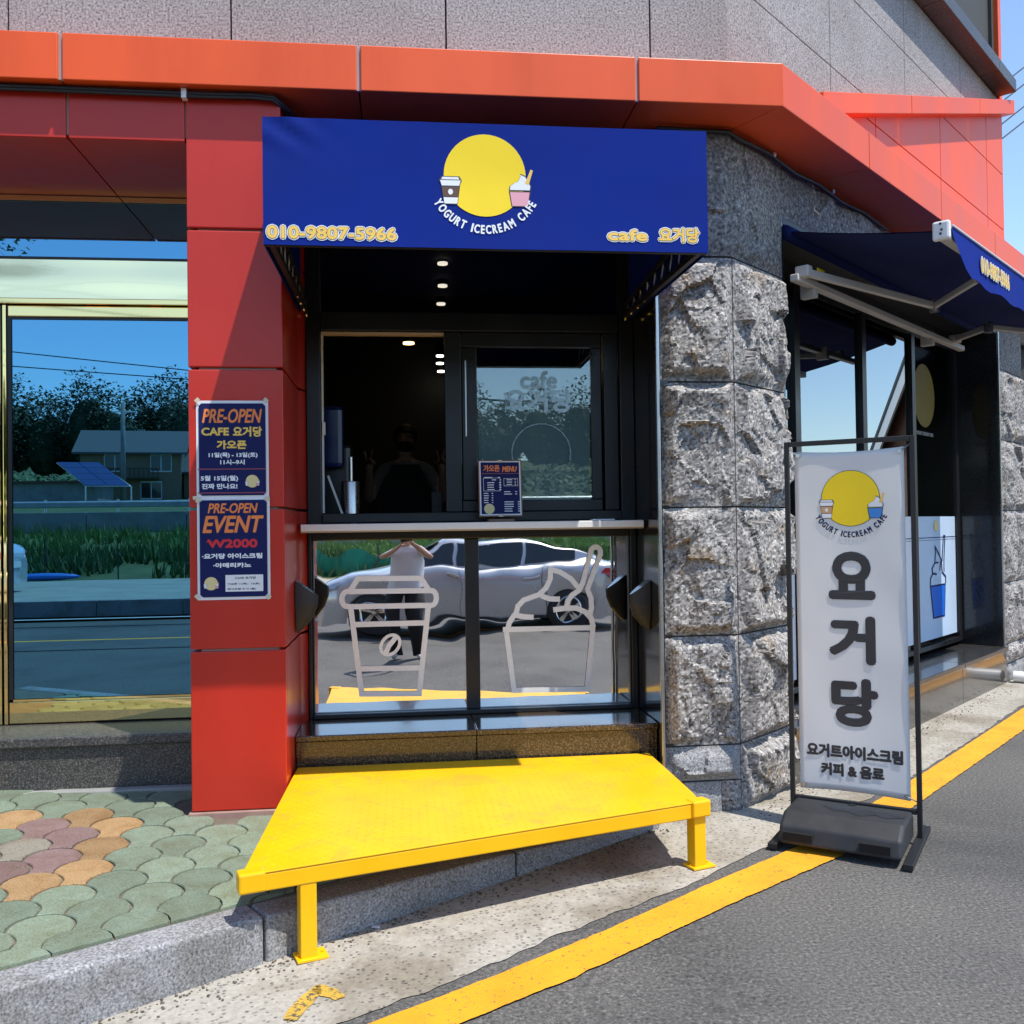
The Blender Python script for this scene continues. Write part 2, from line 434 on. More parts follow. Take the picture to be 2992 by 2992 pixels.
def rect(x0, x1, y0, y1): return [(x0, y0), (x1, y0), (x1, y1), (x0, y1)]
def ribbon(pts, w, P, m, parent, o=.001, closed=False, name='print', local=False):
    pts = [np.array(p, float) for p in pts]; n = len(pts); mb = MB(); L = []; R = []
    for i in range(n):
        a = pts[(i - 1) % n] if (closed or i > 0) else None; b = pts[(i + 1) % n] if (closed or i < n - 1) else None
        ds = []
        if a is not None: d = pts[i] - a; ds.append(d / (np.linalg.norm(d) + 1e-9))
        if b is not None: d = b - pts[i]; ds.append(d / (np.linalg.norm(d) + 1e-9))
        nn = sum(np.array([-d[1], d[0]]) for d in ds); nn /= (np.linalg.norm(nn) + 1e-9)
        k = 1 / max(.45, nn @ np.array([-ds[0][1], ds[0][0]]))
        L.append(pts[i] + nn * w / 2 * k); R.append(pts[i] - nn * w / 2 * k)
    vs = [P(*p, o) for p in L] + [P(*p, o) for p in R]
    fs = [(i, (i + 1) % n, n + (i + 1) % n, n + i) for i in range(n if closed else n - 1)]
    return mb.add(vs, fs).build(name, m, parent, local)
def emblem(P, R, parent, cup, sleeve, arc_m, outline=True, x0=0, y0=0, arc=True, disc='print_yellow', local=False, o=.001):
    """the shop's round yellow emblem, a coffee cup and a yogurt cup at its sides and lettering under it (plain disc)"""
    k = R; D = M['print_dark']; T = lambda pts: [(x0 + k * a, y0 + k * b) for a, b in pts]
    kw = dict(local=local)
    if outline: disc_patch(P, x0, y0, k * 1.02, D, parent, o, 'emblem_outline', local)
    disc_patch(P, x0, y0, k, M[disc], parent, o + .0003, 'emblem_disc', local)
    # coffee cup (left)
    for pts, m in (([(-1.06, -.03), (-.62, -.03), (-.56, -.14), (-.60, -.22), (-.67, -.72), (-1.0, -.72), (-1.07, -.22), (-1.12, -.14)], D),
                   ([(-1.03, -.05), (-.65, -.05), (-.62, -.11), (-1.06, -.11)], M['print_white']),
                   ([(-1.09, -.13), (-.59, -.13), (-.63, -.26), (-1.05, -.26)], M['print_white']),
                   ([(-1.04, -.29), (-.64, -.29), (-.66, -.53), (-1.02, -.53)], M[sleeve]),
                   ([(-1.01, -.55), (-.66, -.55), (-.68, -.70), (-.99, -.70)], M['print_white'])):
        patch(P, T(pts), m, parent, o + (.0006 if m is D else .0009), 'cup_print', **kw)
    patch(P, T(disc_pts(-.84, -.41, .06, .07, 16)), M['print_white'], parent, o + .0012, 'bean_print', **kw)
    # yogurt cup (right)
    patch(P, T([(.58, -.36), (1.12, -.36), (1.06, -.74), (.64, -.74)]), D, parent, o + .0006, 'cup_print', **kw)
    patch(P, T([(.61, -.38), (1.09, -.38), (1.04, -.72), (.66, -.72)]), M[cup], parent, o + .0009, 'cup_print', **kw)
    sw = [(.58, -.35), (.60, -.24), (.70, -.16), (.80, -.12), (.88, .02), (.86, .08), (1.0, .02), (1.08, -.12), (1.14, -.24), (1.12, -.35)]
    patch(P, T(sw), D, parent, o + .0007, 'swirl_print', **kw)
    patch(P, T([(.85 + (a - .85) * .9, -.16 + (b + .16) * .88) for a, b in sw]), M['print_white'], parent, o + .001, 'swirl_print', **kw)
    patch(P, T([(.98, -.16), (1.07, -.20), (1.18, .16), (1.12, .18)]), M['print_gold'], parent, o + .0013, 'spoon_print', **kw)
    if arc:
        s = 'YOGURT ICECREAM CAFE'; rr = 1.32; hh = .20; ws = []
        for ch in s:
            if ch == ' ': ws.append(.075); continue
            q = text_pts(ch)[0]; sz = q.max(0) - q.min(0); ws.append(max(.028, sz[0] * hh / sz[1] * .66))
        gap = .044; tot = sum(ws) + gap * (len(s) - 1); t = -tot / 2
        for ch, wd in zip(s, ws):
            an = (t + wd / 2) / rr; t += wd + gap
            if ch == ' ': continue
            lettering(ch, P, x0 + k * rr * sin(an), y0 - k * rr * cos(an), arc_m, parent, w=wd * k, h=hh * k, bold=.010 * k, rot=an, o=o + .0005, local=local)
# ================================================================== GROUND
def sheet(name, pts, z, m, thick=0):
    mb = MB()
    if thick: mb.extr([(x, y, z - thick) for x, y in pts], (0, 0, thick))
    else: mb.poly([(x, y, z) for x, y in pts])
    return tag(mb.build(name, m), kind='structure')
sheet('ground', [(-400, -400), (400, -400), (400, 400), (-400, 400)], -.35, M['soil'])
mb = MB(); xs_ = [-90, -2.45, 1.15, 90]
for x_ in xs_: mb.v += [(x_, -7.2, gz(x_)), (x_, 90, gz(x_))]
mb.f = [(2 * i, 2 * i + 2, 2 * i + 3, 2 * i + 1) for i in range(3)]
tag(mb.build('road', M['asphalt']), kind='structure')
def strip(name, A_, B_, dz, m):
    n_ = len(A_); q = MB(); q.add([(p[0], p[1], gz(p[0]) + dz) for p in A_] + [(p[0], p[1], gz(p[0]) + dz) for p in B_], [(i, i + 1, n_ + i + 1, n_ + i) for i in range(n_ - 1)])
    return tag(q.build(name, m), kind='structure')
# kerb line runs diagonally past the shop corner
KA = np.array(onGp(776, 2818)); KD = np.array(onGp(1921, 2414)) - np.array(onGp(259, 2981)); KD = KD / np.linalg.norm(KD); KN = np.array([-KD[1], KD[0]])
def kl(t, off=0): return KA + KD * t + KN * off
# gutter strip of pebbled concrete between the kerb and the asphalt
gut_o = [onGp(*q) for q in ((1021, 2986), (1373, 2849), (1642, 2730), (2000, 2595), (2194, 2497), (2302, 2455), (2717, 2243), (2992, 2057))]
def ext(pts, d0, d1):
    a, b = np.array(pts[0]), np.array(pts[1]); c, d = np.array(pts[-1]), np.array(pts[-2])
    return [tuple(a + (a - b) / np.linalg.norm(a - b) * d0)] + list(pts) + [tuple(c + (c - d) / np.linalg.norm(c - d) * d1)]
gut_o = ext(gut_o, 2.2, 4)
gut_i = [tuple(kl(-2.4, .02)), tuple(kl(0, .02)), tuple(kl(1.2, .02)), tuple(kl(2.0, .05)), tuple(SP(.0, -.1, 0)[:2]), tuple(SP(9.0, -.1, 0)[:2])]
def wob(pts, amp, step=.04, seed=0):
    out = []
    for a, b in zip(pts[:-1], pts[1:]):
        a, b = np.array(a), np.array(b); L = np.linalg.norm(b - a); n = max(1, int(L / step)); d = (b - a) / L; nn = np.array([-d[1], d[0]])
        for i in range(n):
            p = a + (b - a) * i / n
            out.append(tuple(p + nn * amp * noise.fractal(Vector((p[0] * 11, p[1] * 11, seed)), .45, 2.3, 6)))
    out.append(tuple(pts[-1])); return out

def resamp(P_, n):
    P_ = np.array(P_); d = np.r_[0, np.cumsum(np.linalg.norm(np.diff(P_, axis=0), axis=1))]; t = np.linspace(0, d[-1], n)
    return np.c_[np.interp(t, d, P_[:, 0]), np.interp(t, d, P_[:, 1])]
strip('gutter', resamp(wob(gut_o, .018, seed=3), 400), resamp(gut_i, 400), .004, M['concrete'])
# yellow edge line
yt = ext([onGp(*q) for q in ((1093, 2992), (1414, 2870), (1766, 2725), (2000, 2621), (2354, 2468), (2696, 2264), (2992, 2070))], 2.6, 4)
yb = ext([onGp(*q) for q in ((1357, 2992), (1673, 2864), (2000, 2711), (2489, 2492), (2696, 2342), (2992, 2135))], 2.6, 4)
ra, rb = resamp(wob(yt, .003, .008, 1), 1400), resamp(wob(yb, .005, .008, 2), 1400)
strip('road_marking', ra, rb, .008, M['line_yellow'])
# old yellow spray mark on the gutter
pts = [onG(x, y) for x, y in ((548, 1925), (575, 1882), (600, 1868), (640, 1885), (655, 1900))]
def blotch(name, cx, cy, rx, ry, rot, m, z, seed):
    n = 40; q = []
    for i in range(n):
        t = 2 * pi * i / n; k = 1 + .45 * noise.noise(Vector((cos(t) * 2, sin(t) * 2, seed)))
        x, y = rx * cos(t) * k, ry * sin(t) * k; q.append((cx + x * cos(rot) - y * sin(rot), cy + x * sin(rot) + y * cos(rot)))
    return strip(name, q[:20], q[:19:-1], z, m)
M['spray'] = line_paint('worn_yellow_spray', (.58, .36, .05), .52)
for a, b, s_ in ((pts[0], pts[2], 5), (pts[2], pts[3], 9)):
    c_ = (a + b) / 2; d_ = b - a
    blotch('road_marking', c_[0], c_[1], np.linalg.norm(d_[:2]) * .62, .030, atan2(d_[1], d_[0]), M['spray'], .0075, s_)
# opposite lane markings (seen in the glass)
for y0_, y1_, mk in ((-3.02, -2.9, 'line_yellow'), (-6.35, -6.2, 'line_white')):
    sheet('road_marking', [(-40, y0_), (40, y0_), (40, y1_), (-40, y1_)], .006, M[mk])
sheet('road_marking', [(-9.2, -4.75), (-7.6, -4.75), (-7.6, -4.95), (-6.4, -4.62), (-7.6, -4.28), (-7.6, -4.5), (-9.2, -4.5)], .006, M['line_white'])

# sidewalk slab + kerb stones + fish-scale pavers
KT = .112
def swz(x, y): return KT + .048 * max(0, float((np.array([x, y]) - KA) @ KN) - .14)
swp = [tuple(kl(-3.2, .14)), tuple(kl(.95, .14)), (.7, 4.75), (-.45, 4.75), (-.45, 5.4), (-3.2, 5.4), (-14, 5.4), (-14, .6), (-5.2, .6)]
mb = MB(); n = len(swp)
mb.add([(x, y, swz(x, y) - .006) for x, y in swp] + [(x, y, -.25) for x, y in swp], [tuple(range(n)), tuple(range(2 * n - 1, n - 1, -1))] + [(i, (i + 1) % n, n + (i + 1) % n, n + i) for i in range(n)])
side_walk = tag(mb.build('sidewalk', M['joint']), kind='structure')
cy = np.array([.01, -.248]); vA = np.array([.16, -.125]); vB = np.array([-.15, -.123]); A0 = np.array([-1.113, 4.24])
R_ = .112
def paver_outline():
    c = sqrt(R_ ** 2 - .048 ** 2); pts = []
    a_r = atan2(-.025, .107); a_l = pi - a_r
    for i in range(11):
        a = a_r + (a_l - a_r) * i / 10; pts.append((.1099 * cos(a), .1099 * sin(a)))
    for i in range(1, 5):      # left concave side
        t = i / 5; ang = radians(64) + (radians(-13) - radians(64)) * t
        pts.append((-.155 + R_ * cos(ang), -.124 + R_ * sin(ang)))
    pts += [(-.047, -.148), (0, -.139), (.047, -.148)]
    for i in range(4, 0, -1):
        t = i / 5; ang = radians(64) + (radians(-13) - radians(64)) * t
        pts.append((.155 - R_ * cos(ang), -.124 + R_ * sin(ang)))
    return pts
po = paver_outline()
po_c = np.mean(po, axis=0)
po_i = [po_c + (np.array(p) - po_c) * .964 for p in po]
po_t = [po_c + (np.array(p) - po_c) * .925 for p in po]
pm = {}
for key in ('pav_green', 'pav_ochre', 'pav_mauve', 'pav_grey'):
    me = bpy.data.meshes.new('paver'); k = len(po)
    me.from_pydata([(p[0], p[1], -.03) for p in po_i] + [(p[0], p[1], .0035) for p in po_i] + [(p[0], p[1], .0075) for p in po_t], [],
                   [tuple(range(2 * k, 3 * k))] + [(i, (i + 1) % k, k + (i + 1) % k, k + i) for i in range(k)] + [(k + i, k + (i + 1) % k, 2 * k + (i + 1) % k, 2 * k + i) for i in range(k)])
    me.materials.append(M[key]); pm[key] = me
z3 = lambda x, y: onZ(x / 1.932 / K, (2000 + y / 1.932) / K, .16)[:2]
mauve = [z3(*q) for q in ((225, 790), (395, 835), (30, 830), (300, 960), (80, 1020))]
ochre = [z3(*q) for q in ((100, 755), (320, 695), (490, 745), (650, 785), (570, 890), (480, 1010), (200, 1090), (10, 1140))]
greyp = [z3(130, 900)]
tilt_x = math.atan(0.048 * KN[1]); tilt_y = -math.atan(0.048 * KN[0])
rnd = random.Random(3)
for i in range(-26, 26):
    for j in range(-26, 26):
        c = A0 + vA * i + vB * j
        if not (-2.75 < c[0] < .25 and 2.0 < c[1] < 4.93): continue
        dk = (c - KA) @ KN
        if dk < .04: continue
        if c[0] > -1.0 and c[1] > 4.42: continue
        if c[0] > -.5 and c[1] > 4.3: continue
        key = 'pav_green'
        for lst, kk in ((mauve, 'pav_mauve'), (ochre, 'pav_ochre'), (greyp, 'pav_grey')):
            if min(np.linalg.norm(c - q) for q in lst) < .095: key = kk
        if key == 'pav_green' and c[0] < -1.95 and c[1] > 3.5: key = ('pav_ochre', 'pav_mauve', 'pav_green')[(i + 2 * j) % 3]
        if dk < .32:      # cut along the kerb
            cr, sr = cos(radians(2.3)), sin(radians(2.3)); W_ = lambda q: (c[0] + q[0] * cr - q[1] * sr, c[1] + q[0] * sr + q[1] * cr)
            pl = clip([W_(q) for q in po_i], KN[0], KN[1], -(KA @ KN) - .150)
            if len(pl) < 3: continue
            me = bpy.data.meshes.new('paver'); k = len(pl); cz = swz(*c); h_ = [swz(*q) - cz for q in pl]
            me.from_pydata([(q[0] - c[0], q[1] - c[1], -.03) for q in pl] + [(q[0] - c[0], q[1] - c[1], .009 + d_) for q, d_ in zip(pl, h_)], [], [tuple(range(k, 2 * k))] + [(i_, (i_ + 1) % k, k + (i_ + 1) % k, k + i_) for i_ in range(k)])
            me.materials.append(M[key]); o = bpy.data.objects.new('paver', me); COL.objects.link(o); o.parent = side_walk
            o.location = Vector((c[0], c[1], cz - .004)) - wloc(side_walk); continue
        o = bpy.data.objects.new('paver', pm[key]); COL.objects.link(o); o.parent = side_walk
        o.location = Vector((c[0], c[1], swz(*c) - .004 + rnd.uniform(-.0022, .0022))) - wloc(side_walk)
        o.rotation_euler = (tilt_x + rnd.uniform(-.008, .008), tilt_y + rnd.uniform(-.008, .008), radians(2.3) + rnd.uniform(-.02, .02))
# moss in the joints
mm = MB(); rr = random.Random(5)
for cx_, cy_, n_, sp in ((-1.39, 2.86, 90, .10), (-1.23, 3.0, 40, .06), (-.93, 3.12, 30, .06), (-1.5, 3.9, 12, .03), (-1.05, 3.05, 30, .05)):
    for _ in range(n_):
        x, y = cx_ + rr.gauss(0, sp), cy_ + rr.gauss(0, sp * .35)
        if (np.array([x, y]) - KA) @ KN < .15: continue
        z = swz(x, y); a = rr.uniform(0, 6.28); h = rr.uniform(.006, .018); r = rr.uniform(.003, .007)
        mm.add([(x + r * cos(a), y + r * sin(a), z - .01), (x - r * cos(a), y - r * sin(a), z - .01), (x + rr.gauss(0, .005), y + rr.gauss(0, .005), z + h)], [(0, 1, 2)])
tag(mm.build('moss', M['leaf_light']), 'low green moss and weeds growing in the paver joints along the kerb', 'moss', kind='stuff')

kerb = tag(thing('kerb', None, None, (KA[0], KA[1], 0)), kind='structure')
def kstone(t0, t1, h0, h1, w=.145):
    a, b = kl(t0 + .004), kl(t1 - .004); c, d = kl(t1 - .004, w), kl(t0 + .004, w)
    mb = MB(); mb.add([(a[0], a[1], -.2), (b[0], b[1], -.2), (c[0], c[1], -.2), (d[0], d[1], -.2), (a[0], a[1], h0), (b[0], b[1], h1), (c[0], c[1], h1), (d[0], d[1], h0)],
                      [(0, 1, 2, 3), (4, 5, 6, 7), (0, 1, 5, 4), (1, 2, 6, 5), (2, 3, 7, 6), (3, 0, 4, 7)])
    return mb.build('kerb_stone', M['kerb'], kerb, bevel=.014, seg=3)
kstone(-2.15, -1.02, KT, KT); kstone(-1.02, 0, KT, KT); kstone(-3.3, -2.15, KT, KT)
kstone(0, 1.12, KT - .004, KT - .03); kstone(1.12, 2.0, KT - .03, .03, .12)
# litter and grit
rl = random.Random(11)
gm = MB()
for _ in range(420):
    t = rl.uniform(-1.2, 2.0); off = -abs(rl.gauss(0, .05)) - .003
    x, y = kl(t, off); r = rl.uniform(.002, .0065)
    gm.ell((x, y, gz(x) + .004 + r * .5), r, r * rl.uniform(.6, 1.3), r * .6, 5, 3)
for _ in range(260):
    s_ = rl.uniform(.0, 4.5); p = SP(s_, .06 + abs(rl.gauss(0, .06)), 0); r = rl.uniform(.002, .006)
    gm.ell((p[0], p[1], .004 + r * .5), r, r, r * .6, 5, 3)
M['grit'] = plain('grit', (.13, .11, .09), .9, var=.5, vs=60)
tag(gm.build('grit', M['grit']), 'loose sand and grit along the foot of the kerb and wall', 'grit', kind='stuff')
for x_, y_ in ((710, 1753), (850, 1670)):
    p = onG(x_, y_) + np.array([0, 0, .006])
    tag(MB().extr([p + np.array([.014 * cos(a) * (1 + .3 * (a % 2)), .010 * sin(a), 0]) for a in (0, 1, 2, 3.1, 4, 5.2)], (0, 0, .004)).build('paper_scrap', M['paper']),
        'small white scrap of paper under the yellow step' if x_ > 800 else 'small cream scrap of paper on gutter beside the left step leg', 'litter')
# ================================================================== BUILDING
B = thing('shop_building', 'corner shop building of red panels, grey granite and rough stone with mirrored glass', 'building', (0, 5.0, 0))
XR, YP, YF, ZS = -.548, 4.45, 4.37, 3.462      # pillar right edge, pillar face, fascia face, soffit height
XL = -.972
YW = 5.2
bev = .004
# ---- core of the building (dark backing behind all cladding)
def part(name, m, fn, bevel=0, **kw):
    mb = MB(); fn(mb); return mb.build(name, m, B, bevel=bevel, **kw)
part('wall_core', M['dark_int'], lambda b: b.box(-9, 1.60, 4.72, 4.95, ZS + .03, 7.0))
part('wall_core', M['dark_int'], lambda b: b.sbox(.05, 5.12, -.25, -.05, ZS + .03, 7.0))
part('roof_slab', M['cement'], lambda b: b.extr([(-9, 4.6, 7.0), (1.66, 4.6, 7.0), tuple(SP(5.1, 0, 7.0)), tuple(SP(5.1, -6, 7.0)), (-9, 12, 7.0)], (0, 0, .2)))
part('wall_core', M['dark_int'], lambda b: b.sbox(5.0, 5.10, -6, -.02, 0, 7.0))
part('ceiling_slab', M['dark_int'], lambda b: b.extr([(-9, 4.95, ZS + .05), (1.5, 4.95, ZS + .05), tuple(SP(5.0, -.26, ZS + .05)), tuple(SP(5.0, -6, ZS + .05)), (-9, 12, ZS + .05)], (0, 0, .1)))
# ---- granite cladding on the upper storey
xs = [-9, -6.9, -4.8, -2.75, -1.80] + [float(onY(q / K, 60, 4.6)[0]) for q in (675, 1303, 1899)] + [1.655]
gx = .004
for z0, z1 in ((3.62, 4.258), (4.262, 4.826), (4.83, 5.5), (5.504, 6.95)):
    for a, b_ in zip(xs[:-1], xs[1:]):
        part('granite_panel', M['granite'], lambda b: b.box(a + gx, b_ - gx, 4.6, 4.69, z0, z1), bevel=.002)
# side wall: granite above the sloping red band, red panels below it
bs0, bz0, bs1, bz1 = 1.0, 3.965, 5.15, 5.285        # band's top edge in the wall plane
ba = (bz1 - bz0) / (bs1 - bs0)
line_up = (-ba, 1, -(bz0 - ba * bs0))              # >=0 above the band's top edge
def sprism(poly, o0, o1, name, m, parent=B, bevel=.002):
    if len(poly) < 3: return None
    return MB().extr([SP(s, o0, z) for s, z in poly], SN * (o1 - o0)).build(name, m, parent, bevel=bevel)
sgr = [-.03, 1.30, 2.62, 3.94, 5.10]
for z0, z1 in ((3.62, 4.257), (4.263, 4.826), (4.832, 5.30)):
    for a, b_ in zip(sgr[:-1], sgr[1:]):
        pl = clip(rect(a + gx, b_ - gx, z0, z1), *line_up)
        sprism(pl, -.05, .0, 'granite_panel', M['granite'])
rs = [.0, 1.0, 2.0, 3.35, 4.62, 5.15]
low = lambda d: (ba, -1, (bz0 - ba * bs0) - d)      # below the band
for z0, z1 in ((3.665, 4.100), (4.108, 4.61), (4.618, 5.3)):
    for a, b_ in zip(rs[:-1], rs[1:]):
        pl = clip(rect(a + .005, b_ - .005, z0, z1), *low(.11))
        sprism(pl, -.05, .012, 'red_panel', M['red'])
for a, b_ in ((.93, 2.42), (2.43, 4.08), (4.09, 5.19)):
    za, zb = bz0 + ba * (a - bs0), bz0 + ba * (b_ - bs0)
    sprism([(a, za - .128), (b_, zb - .128), (b_, zb), (a, za)], -.04, .11, 'band_panel', M['red'], bevel=.004)
part('red_panel', M['red'], lambda b: b.sbox(5.06, 5.15, -.05, .02, 5.3, 6.95), bevel=.003)
part('red_panel', M['red'], lambda b: b.sbox(5.11, 5.15, -1.5, -.06, 0.6, 6.95), bevel=.003)
# upper window
UW = part('upper_window', M['black'], lambda b: b.sbox(1.5, 5.05, -.16, -.12, 5.42, 6.6))
for a, b_ in ((1.5, 2.9), (2.95, 4.15), (4.2, 5.0)):
    MB().sbox(a, b_, -.115, -.105, 5.46, 6.5).build('pane', M['blueglass'] if b_ < 4.2 else M['black_granite'], UW)
for a in (2.9, 4.15): MB().sbox(a, a + .05, -.118, -.06, 5.42, 6.6).build('mullion', M['sash'], UW, bevel=.003)
for a, b_ in ((1.4, 3.0), (3.006, 4.5), (4.506, 5.055)):
    part('window_sill', M['step_granite'], lambda b: b.sbox(a, b_, -.1, .16, 5.31, 5.42), bevel=.004)

# ---- fascia and soffit
fx = [-9, -6.6, -4.2] + [float(onY(q / K, 150, YF)[0]) for q in (175, 1048, 1863)]
FC = onY(2287 / K, 240 / K, YF); XC = FC[0]
so = float((np.array([XC, YF, 0]) - P0) @ SN); sc0 = float((np.array([XC, YF, 0]) - P0) @ SD)
ZT = 3.672
for a, b_ in zip(fx[:-1], fx[1:]):
    part('fascia_panel', M['red'], lambda b: b.box(a + .010, b_ - .010, YF, YF + .03, ZS, ZT), bevel=bev)
    part('soffit_panel', M['red'], lambda b: b.box(a + .004, b_ - .004, YF + .032, 4.9, ZS + .004, ZS + .02))
    part('fascia_cap', M['red'], lambda b: b.box(a + .004, b_ - .004, YF + .032, 4.62, ZT - .02, ZT - .004))
part('fascia_joint', M['red_gap'], lambda b: b.box(-9, XC - .08, YF + .012, YF + .028, ZS + .004, ZT - .006))
part('fascia_panel', M['red'], lambda b: b.extr([(fx[-1] + .007, YF, ZS), (XC, YF, ZS), (XC - .012, YF + .03, ZS), (fx[-1] + .007, YF + .03, ZS)], (0, 0, ZT - ZS)), bevel=bev)
wc = (1.66, 4.9)
part('soffit_panel', M['red'], lambda b: b.extr([(fx[-1] + .004, YF + .032, ZS + .004), (XC - .02, YF + .032, ZS + .004), (1.56, 4.9, ZS + .004), (fx[-1] + .004, 4.9, ZS + .004)], (0, 0, .016)))
part('fascia_cap', M['red'], lambda b: b.extr([(fx[-1] + .004, YF + .032, ZT - .02), (XC - .02, YF + .032, ZT - .02), (1.66, 4.62, ZT - .02), (fx[-1] + .004, 4.62, ZT - .02)], (0, 0, .016)))
fs = [sc0, sc0 + 1.1, sc0 + 2.37, sc0 + 3.65, sc0 + 4.95, sc0 + 6.3]
for i, (a, b_) in enumerate(zip(fs[:-1], fs[1:])):
    part('fascia_panel', M['red'], lambda b: b.sbox(a + (.0 if i == 0 else .004), b_ - .004, so - .03, so, ZS, ZT), bevel=bev)
    if i == 0: part('soffit_panel', M['red'], lambda b: b.extr([SP(a + .008, so - .032, ZS + .004), SP(b_ - .003, so - .032, ZS + .004), SP(b_ - .003, -.3, ZS + .004), (1.568, 4.9, ZS + .004)], (0, 0, .016)))
    else: part('soffit_panel', M['red'], lambda b: b.sbox(a + .003, b_ - .003, -.3, so - .032, ZS + .004, ZS + .02))
    part('fascia_cap', M['red'], lambda b: b.sbox(a + (.03 if i == 0 else .003), b_ - .003, -.02, so - .032, ZT - .02, ZT - .004))
part('fascia_joint', M['red_gap'], lambda b: b.sbox(fs[0] + .05, fs[-1] - .02, so - .029, so - .012, ZS + .004, ZT - .006))

# ---- red pillar, beam and lining of the serving niche
pz = [.175] + [float(onY(440, y, YP)[2]) for y in (1226, 959, 695, 433)] + [3.444]
for a, b_ in zip(pz[:-1], pz[1:]):
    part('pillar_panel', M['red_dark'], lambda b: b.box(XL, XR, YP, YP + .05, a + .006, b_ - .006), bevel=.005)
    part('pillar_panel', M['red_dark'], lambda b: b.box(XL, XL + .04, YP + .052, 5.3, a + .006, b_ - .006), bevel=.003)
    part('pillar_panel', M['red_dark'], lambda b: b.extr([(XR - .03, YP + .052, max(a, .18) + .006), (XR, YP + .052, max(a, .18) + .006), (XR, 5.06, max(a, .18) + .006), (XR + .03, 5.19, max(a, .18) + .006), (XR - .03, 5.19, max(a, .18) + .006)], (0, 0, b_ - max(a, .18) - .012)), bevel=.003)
part('pillar_core', M['red_gap'], lambda b: b.box(XL + .045, XR - .034, YP + .02, 5.3, .1, 3.46))
part('pillar_foot', plain('pink_mortar', (.36, .22, .18), .9, var=.3, vs=8), lambda b: b.box(XL - .012, XR + .01, YP - .014, YP + .1, .10, .178), bevel=.004)
bx_ = [-9, -6, -4.2, -3.0] + [float(onY(q / K, 340 / K, YP)[0]) for q in (196,)] + [XL]
for a, b_ in zip(bx_[:-1], bx_[1:]):
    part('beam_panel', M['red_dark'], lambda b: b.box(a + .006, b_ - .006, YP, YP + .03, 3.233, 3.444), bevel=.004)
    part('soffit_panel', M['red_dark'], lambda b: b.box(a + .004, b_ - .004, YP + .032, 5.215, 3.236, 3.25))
part('beam_core', M['red_gap'], lambda b: b.box(-9, XL, YP + .012, 5.2, 3.255, 3.455))

# ---- left shopfront: gold frames and tinted mirror glass
YG = 5.23
SF = part('shop_front', M['black'], lambda b: b.box(-9, XL + .02, YG + .05, YG + .08, .2, 3.24))
def sfp(name, m, x0, x1, z0, z1, y0=YG, y1=YG + .03, bevel=0):
    return MB().box(x0, x1, y0, y1, z0, z1).build(name, m, SF, bevel=bevel)
sfp('frame_strip', M['gold'], -9, XL, 3.205, 3.232, YG - .01)
sfp('transom_pane', M['blueglass'], -9, XL, 2.912, 3.203)
sfp('frame_strip', M['sash'], -9, XL, 2.897, 2.910, YG - .004)
# polished gold panel, slightly wavy
gp = MB(); nx, nz = 60, 8; x0_, x1_, z0_, z1_ = -3.2, XL, 2.690, 2.895
for j in range(nz + 1):
    for i in range(nx + 1):
        x, z = x0_ + (x1_ - x0_) * i / nx, z0_ + (z1_ - z0_) * j / nz
        gp.v.append((x, YG - .006 + .0045 * noise.noise(Vector((x * 2.0, z * 2.5, 4))) + .0006 * sin(z * 40), z))
gp.f = [(j * (nx + 1) + i, j * (nx + 1) + i + 1, (j + 1) * (nx + 1) + i + 1, (j + 1) * (nx + 1) + i) for j in range(nz) for i in range(nx)]
M['gold_pale'] = mirrorm('pale_gold_panel', (.95, .80, .45), .06)
gp.build('transom_panel', M['gold_pale'], SF, smooth=True)
sfp('frame_strip', M['gold'], -9, -3.2, 2.69, 2.895)
xd = -2.055
sfp('door_head', M['gold'], -9, XL, 2.655, 2.686, YG - .03, bevel=.004)
sfp('door_head', M['gold'], xd, XL, 2.590, 2.650, YG - .012, bevel=.006)
sfp('frame_strip', M['sash'], xd, XL, 2.578, 2.588, YG - .006)
sfp('door_pane', M['blueglass'], xd + .02, XL, .588, 2.576)
sfp('frame_strip', M['gold'], xd, XL, .575, .586, YG - .008)
sfp('door_rail', M['gold'], xd, XL, .462, .573, YG - .014, bevel=.004)
sfp('door_stile', M['gold'], xd - .022, xd - .004, .46, 2.65, YG - .02, bevel=.003)
sfp('door_stile', M['sash'], xd - .002, xd + .018, .46, 2.65, YG - .008)
sfp('door_stile', M['gold'], xd - .058, xd - .034, .46, 2.65, YG - .016, bevel=.003)
sfp('door_pane', M['blueglass'], -4.4, xd - .06, .588, 2.65)
sfp('door_rail', M['gold'], -4.4, xd - .06, .462, .58, YG - .014)
for a, b_ in ((-4.6, -2.6), (-2.596, XL + .0)):
    part('step_slab', M['step_granite'], lambda b: b.box(a, b_, 4.86, 5.3, .408, .455), bevel=.006)
    part('step_riser', M['step_granite'], lambda b: b.box(a, b_ - .002, 4.885, 4.95, .1, .406), bevel=.003)
part('mortar_strip', M['cement'], lambda b: b.box(-4.6, XL - .004, 4.82, 4.88, .1, .2), bevel=.008)

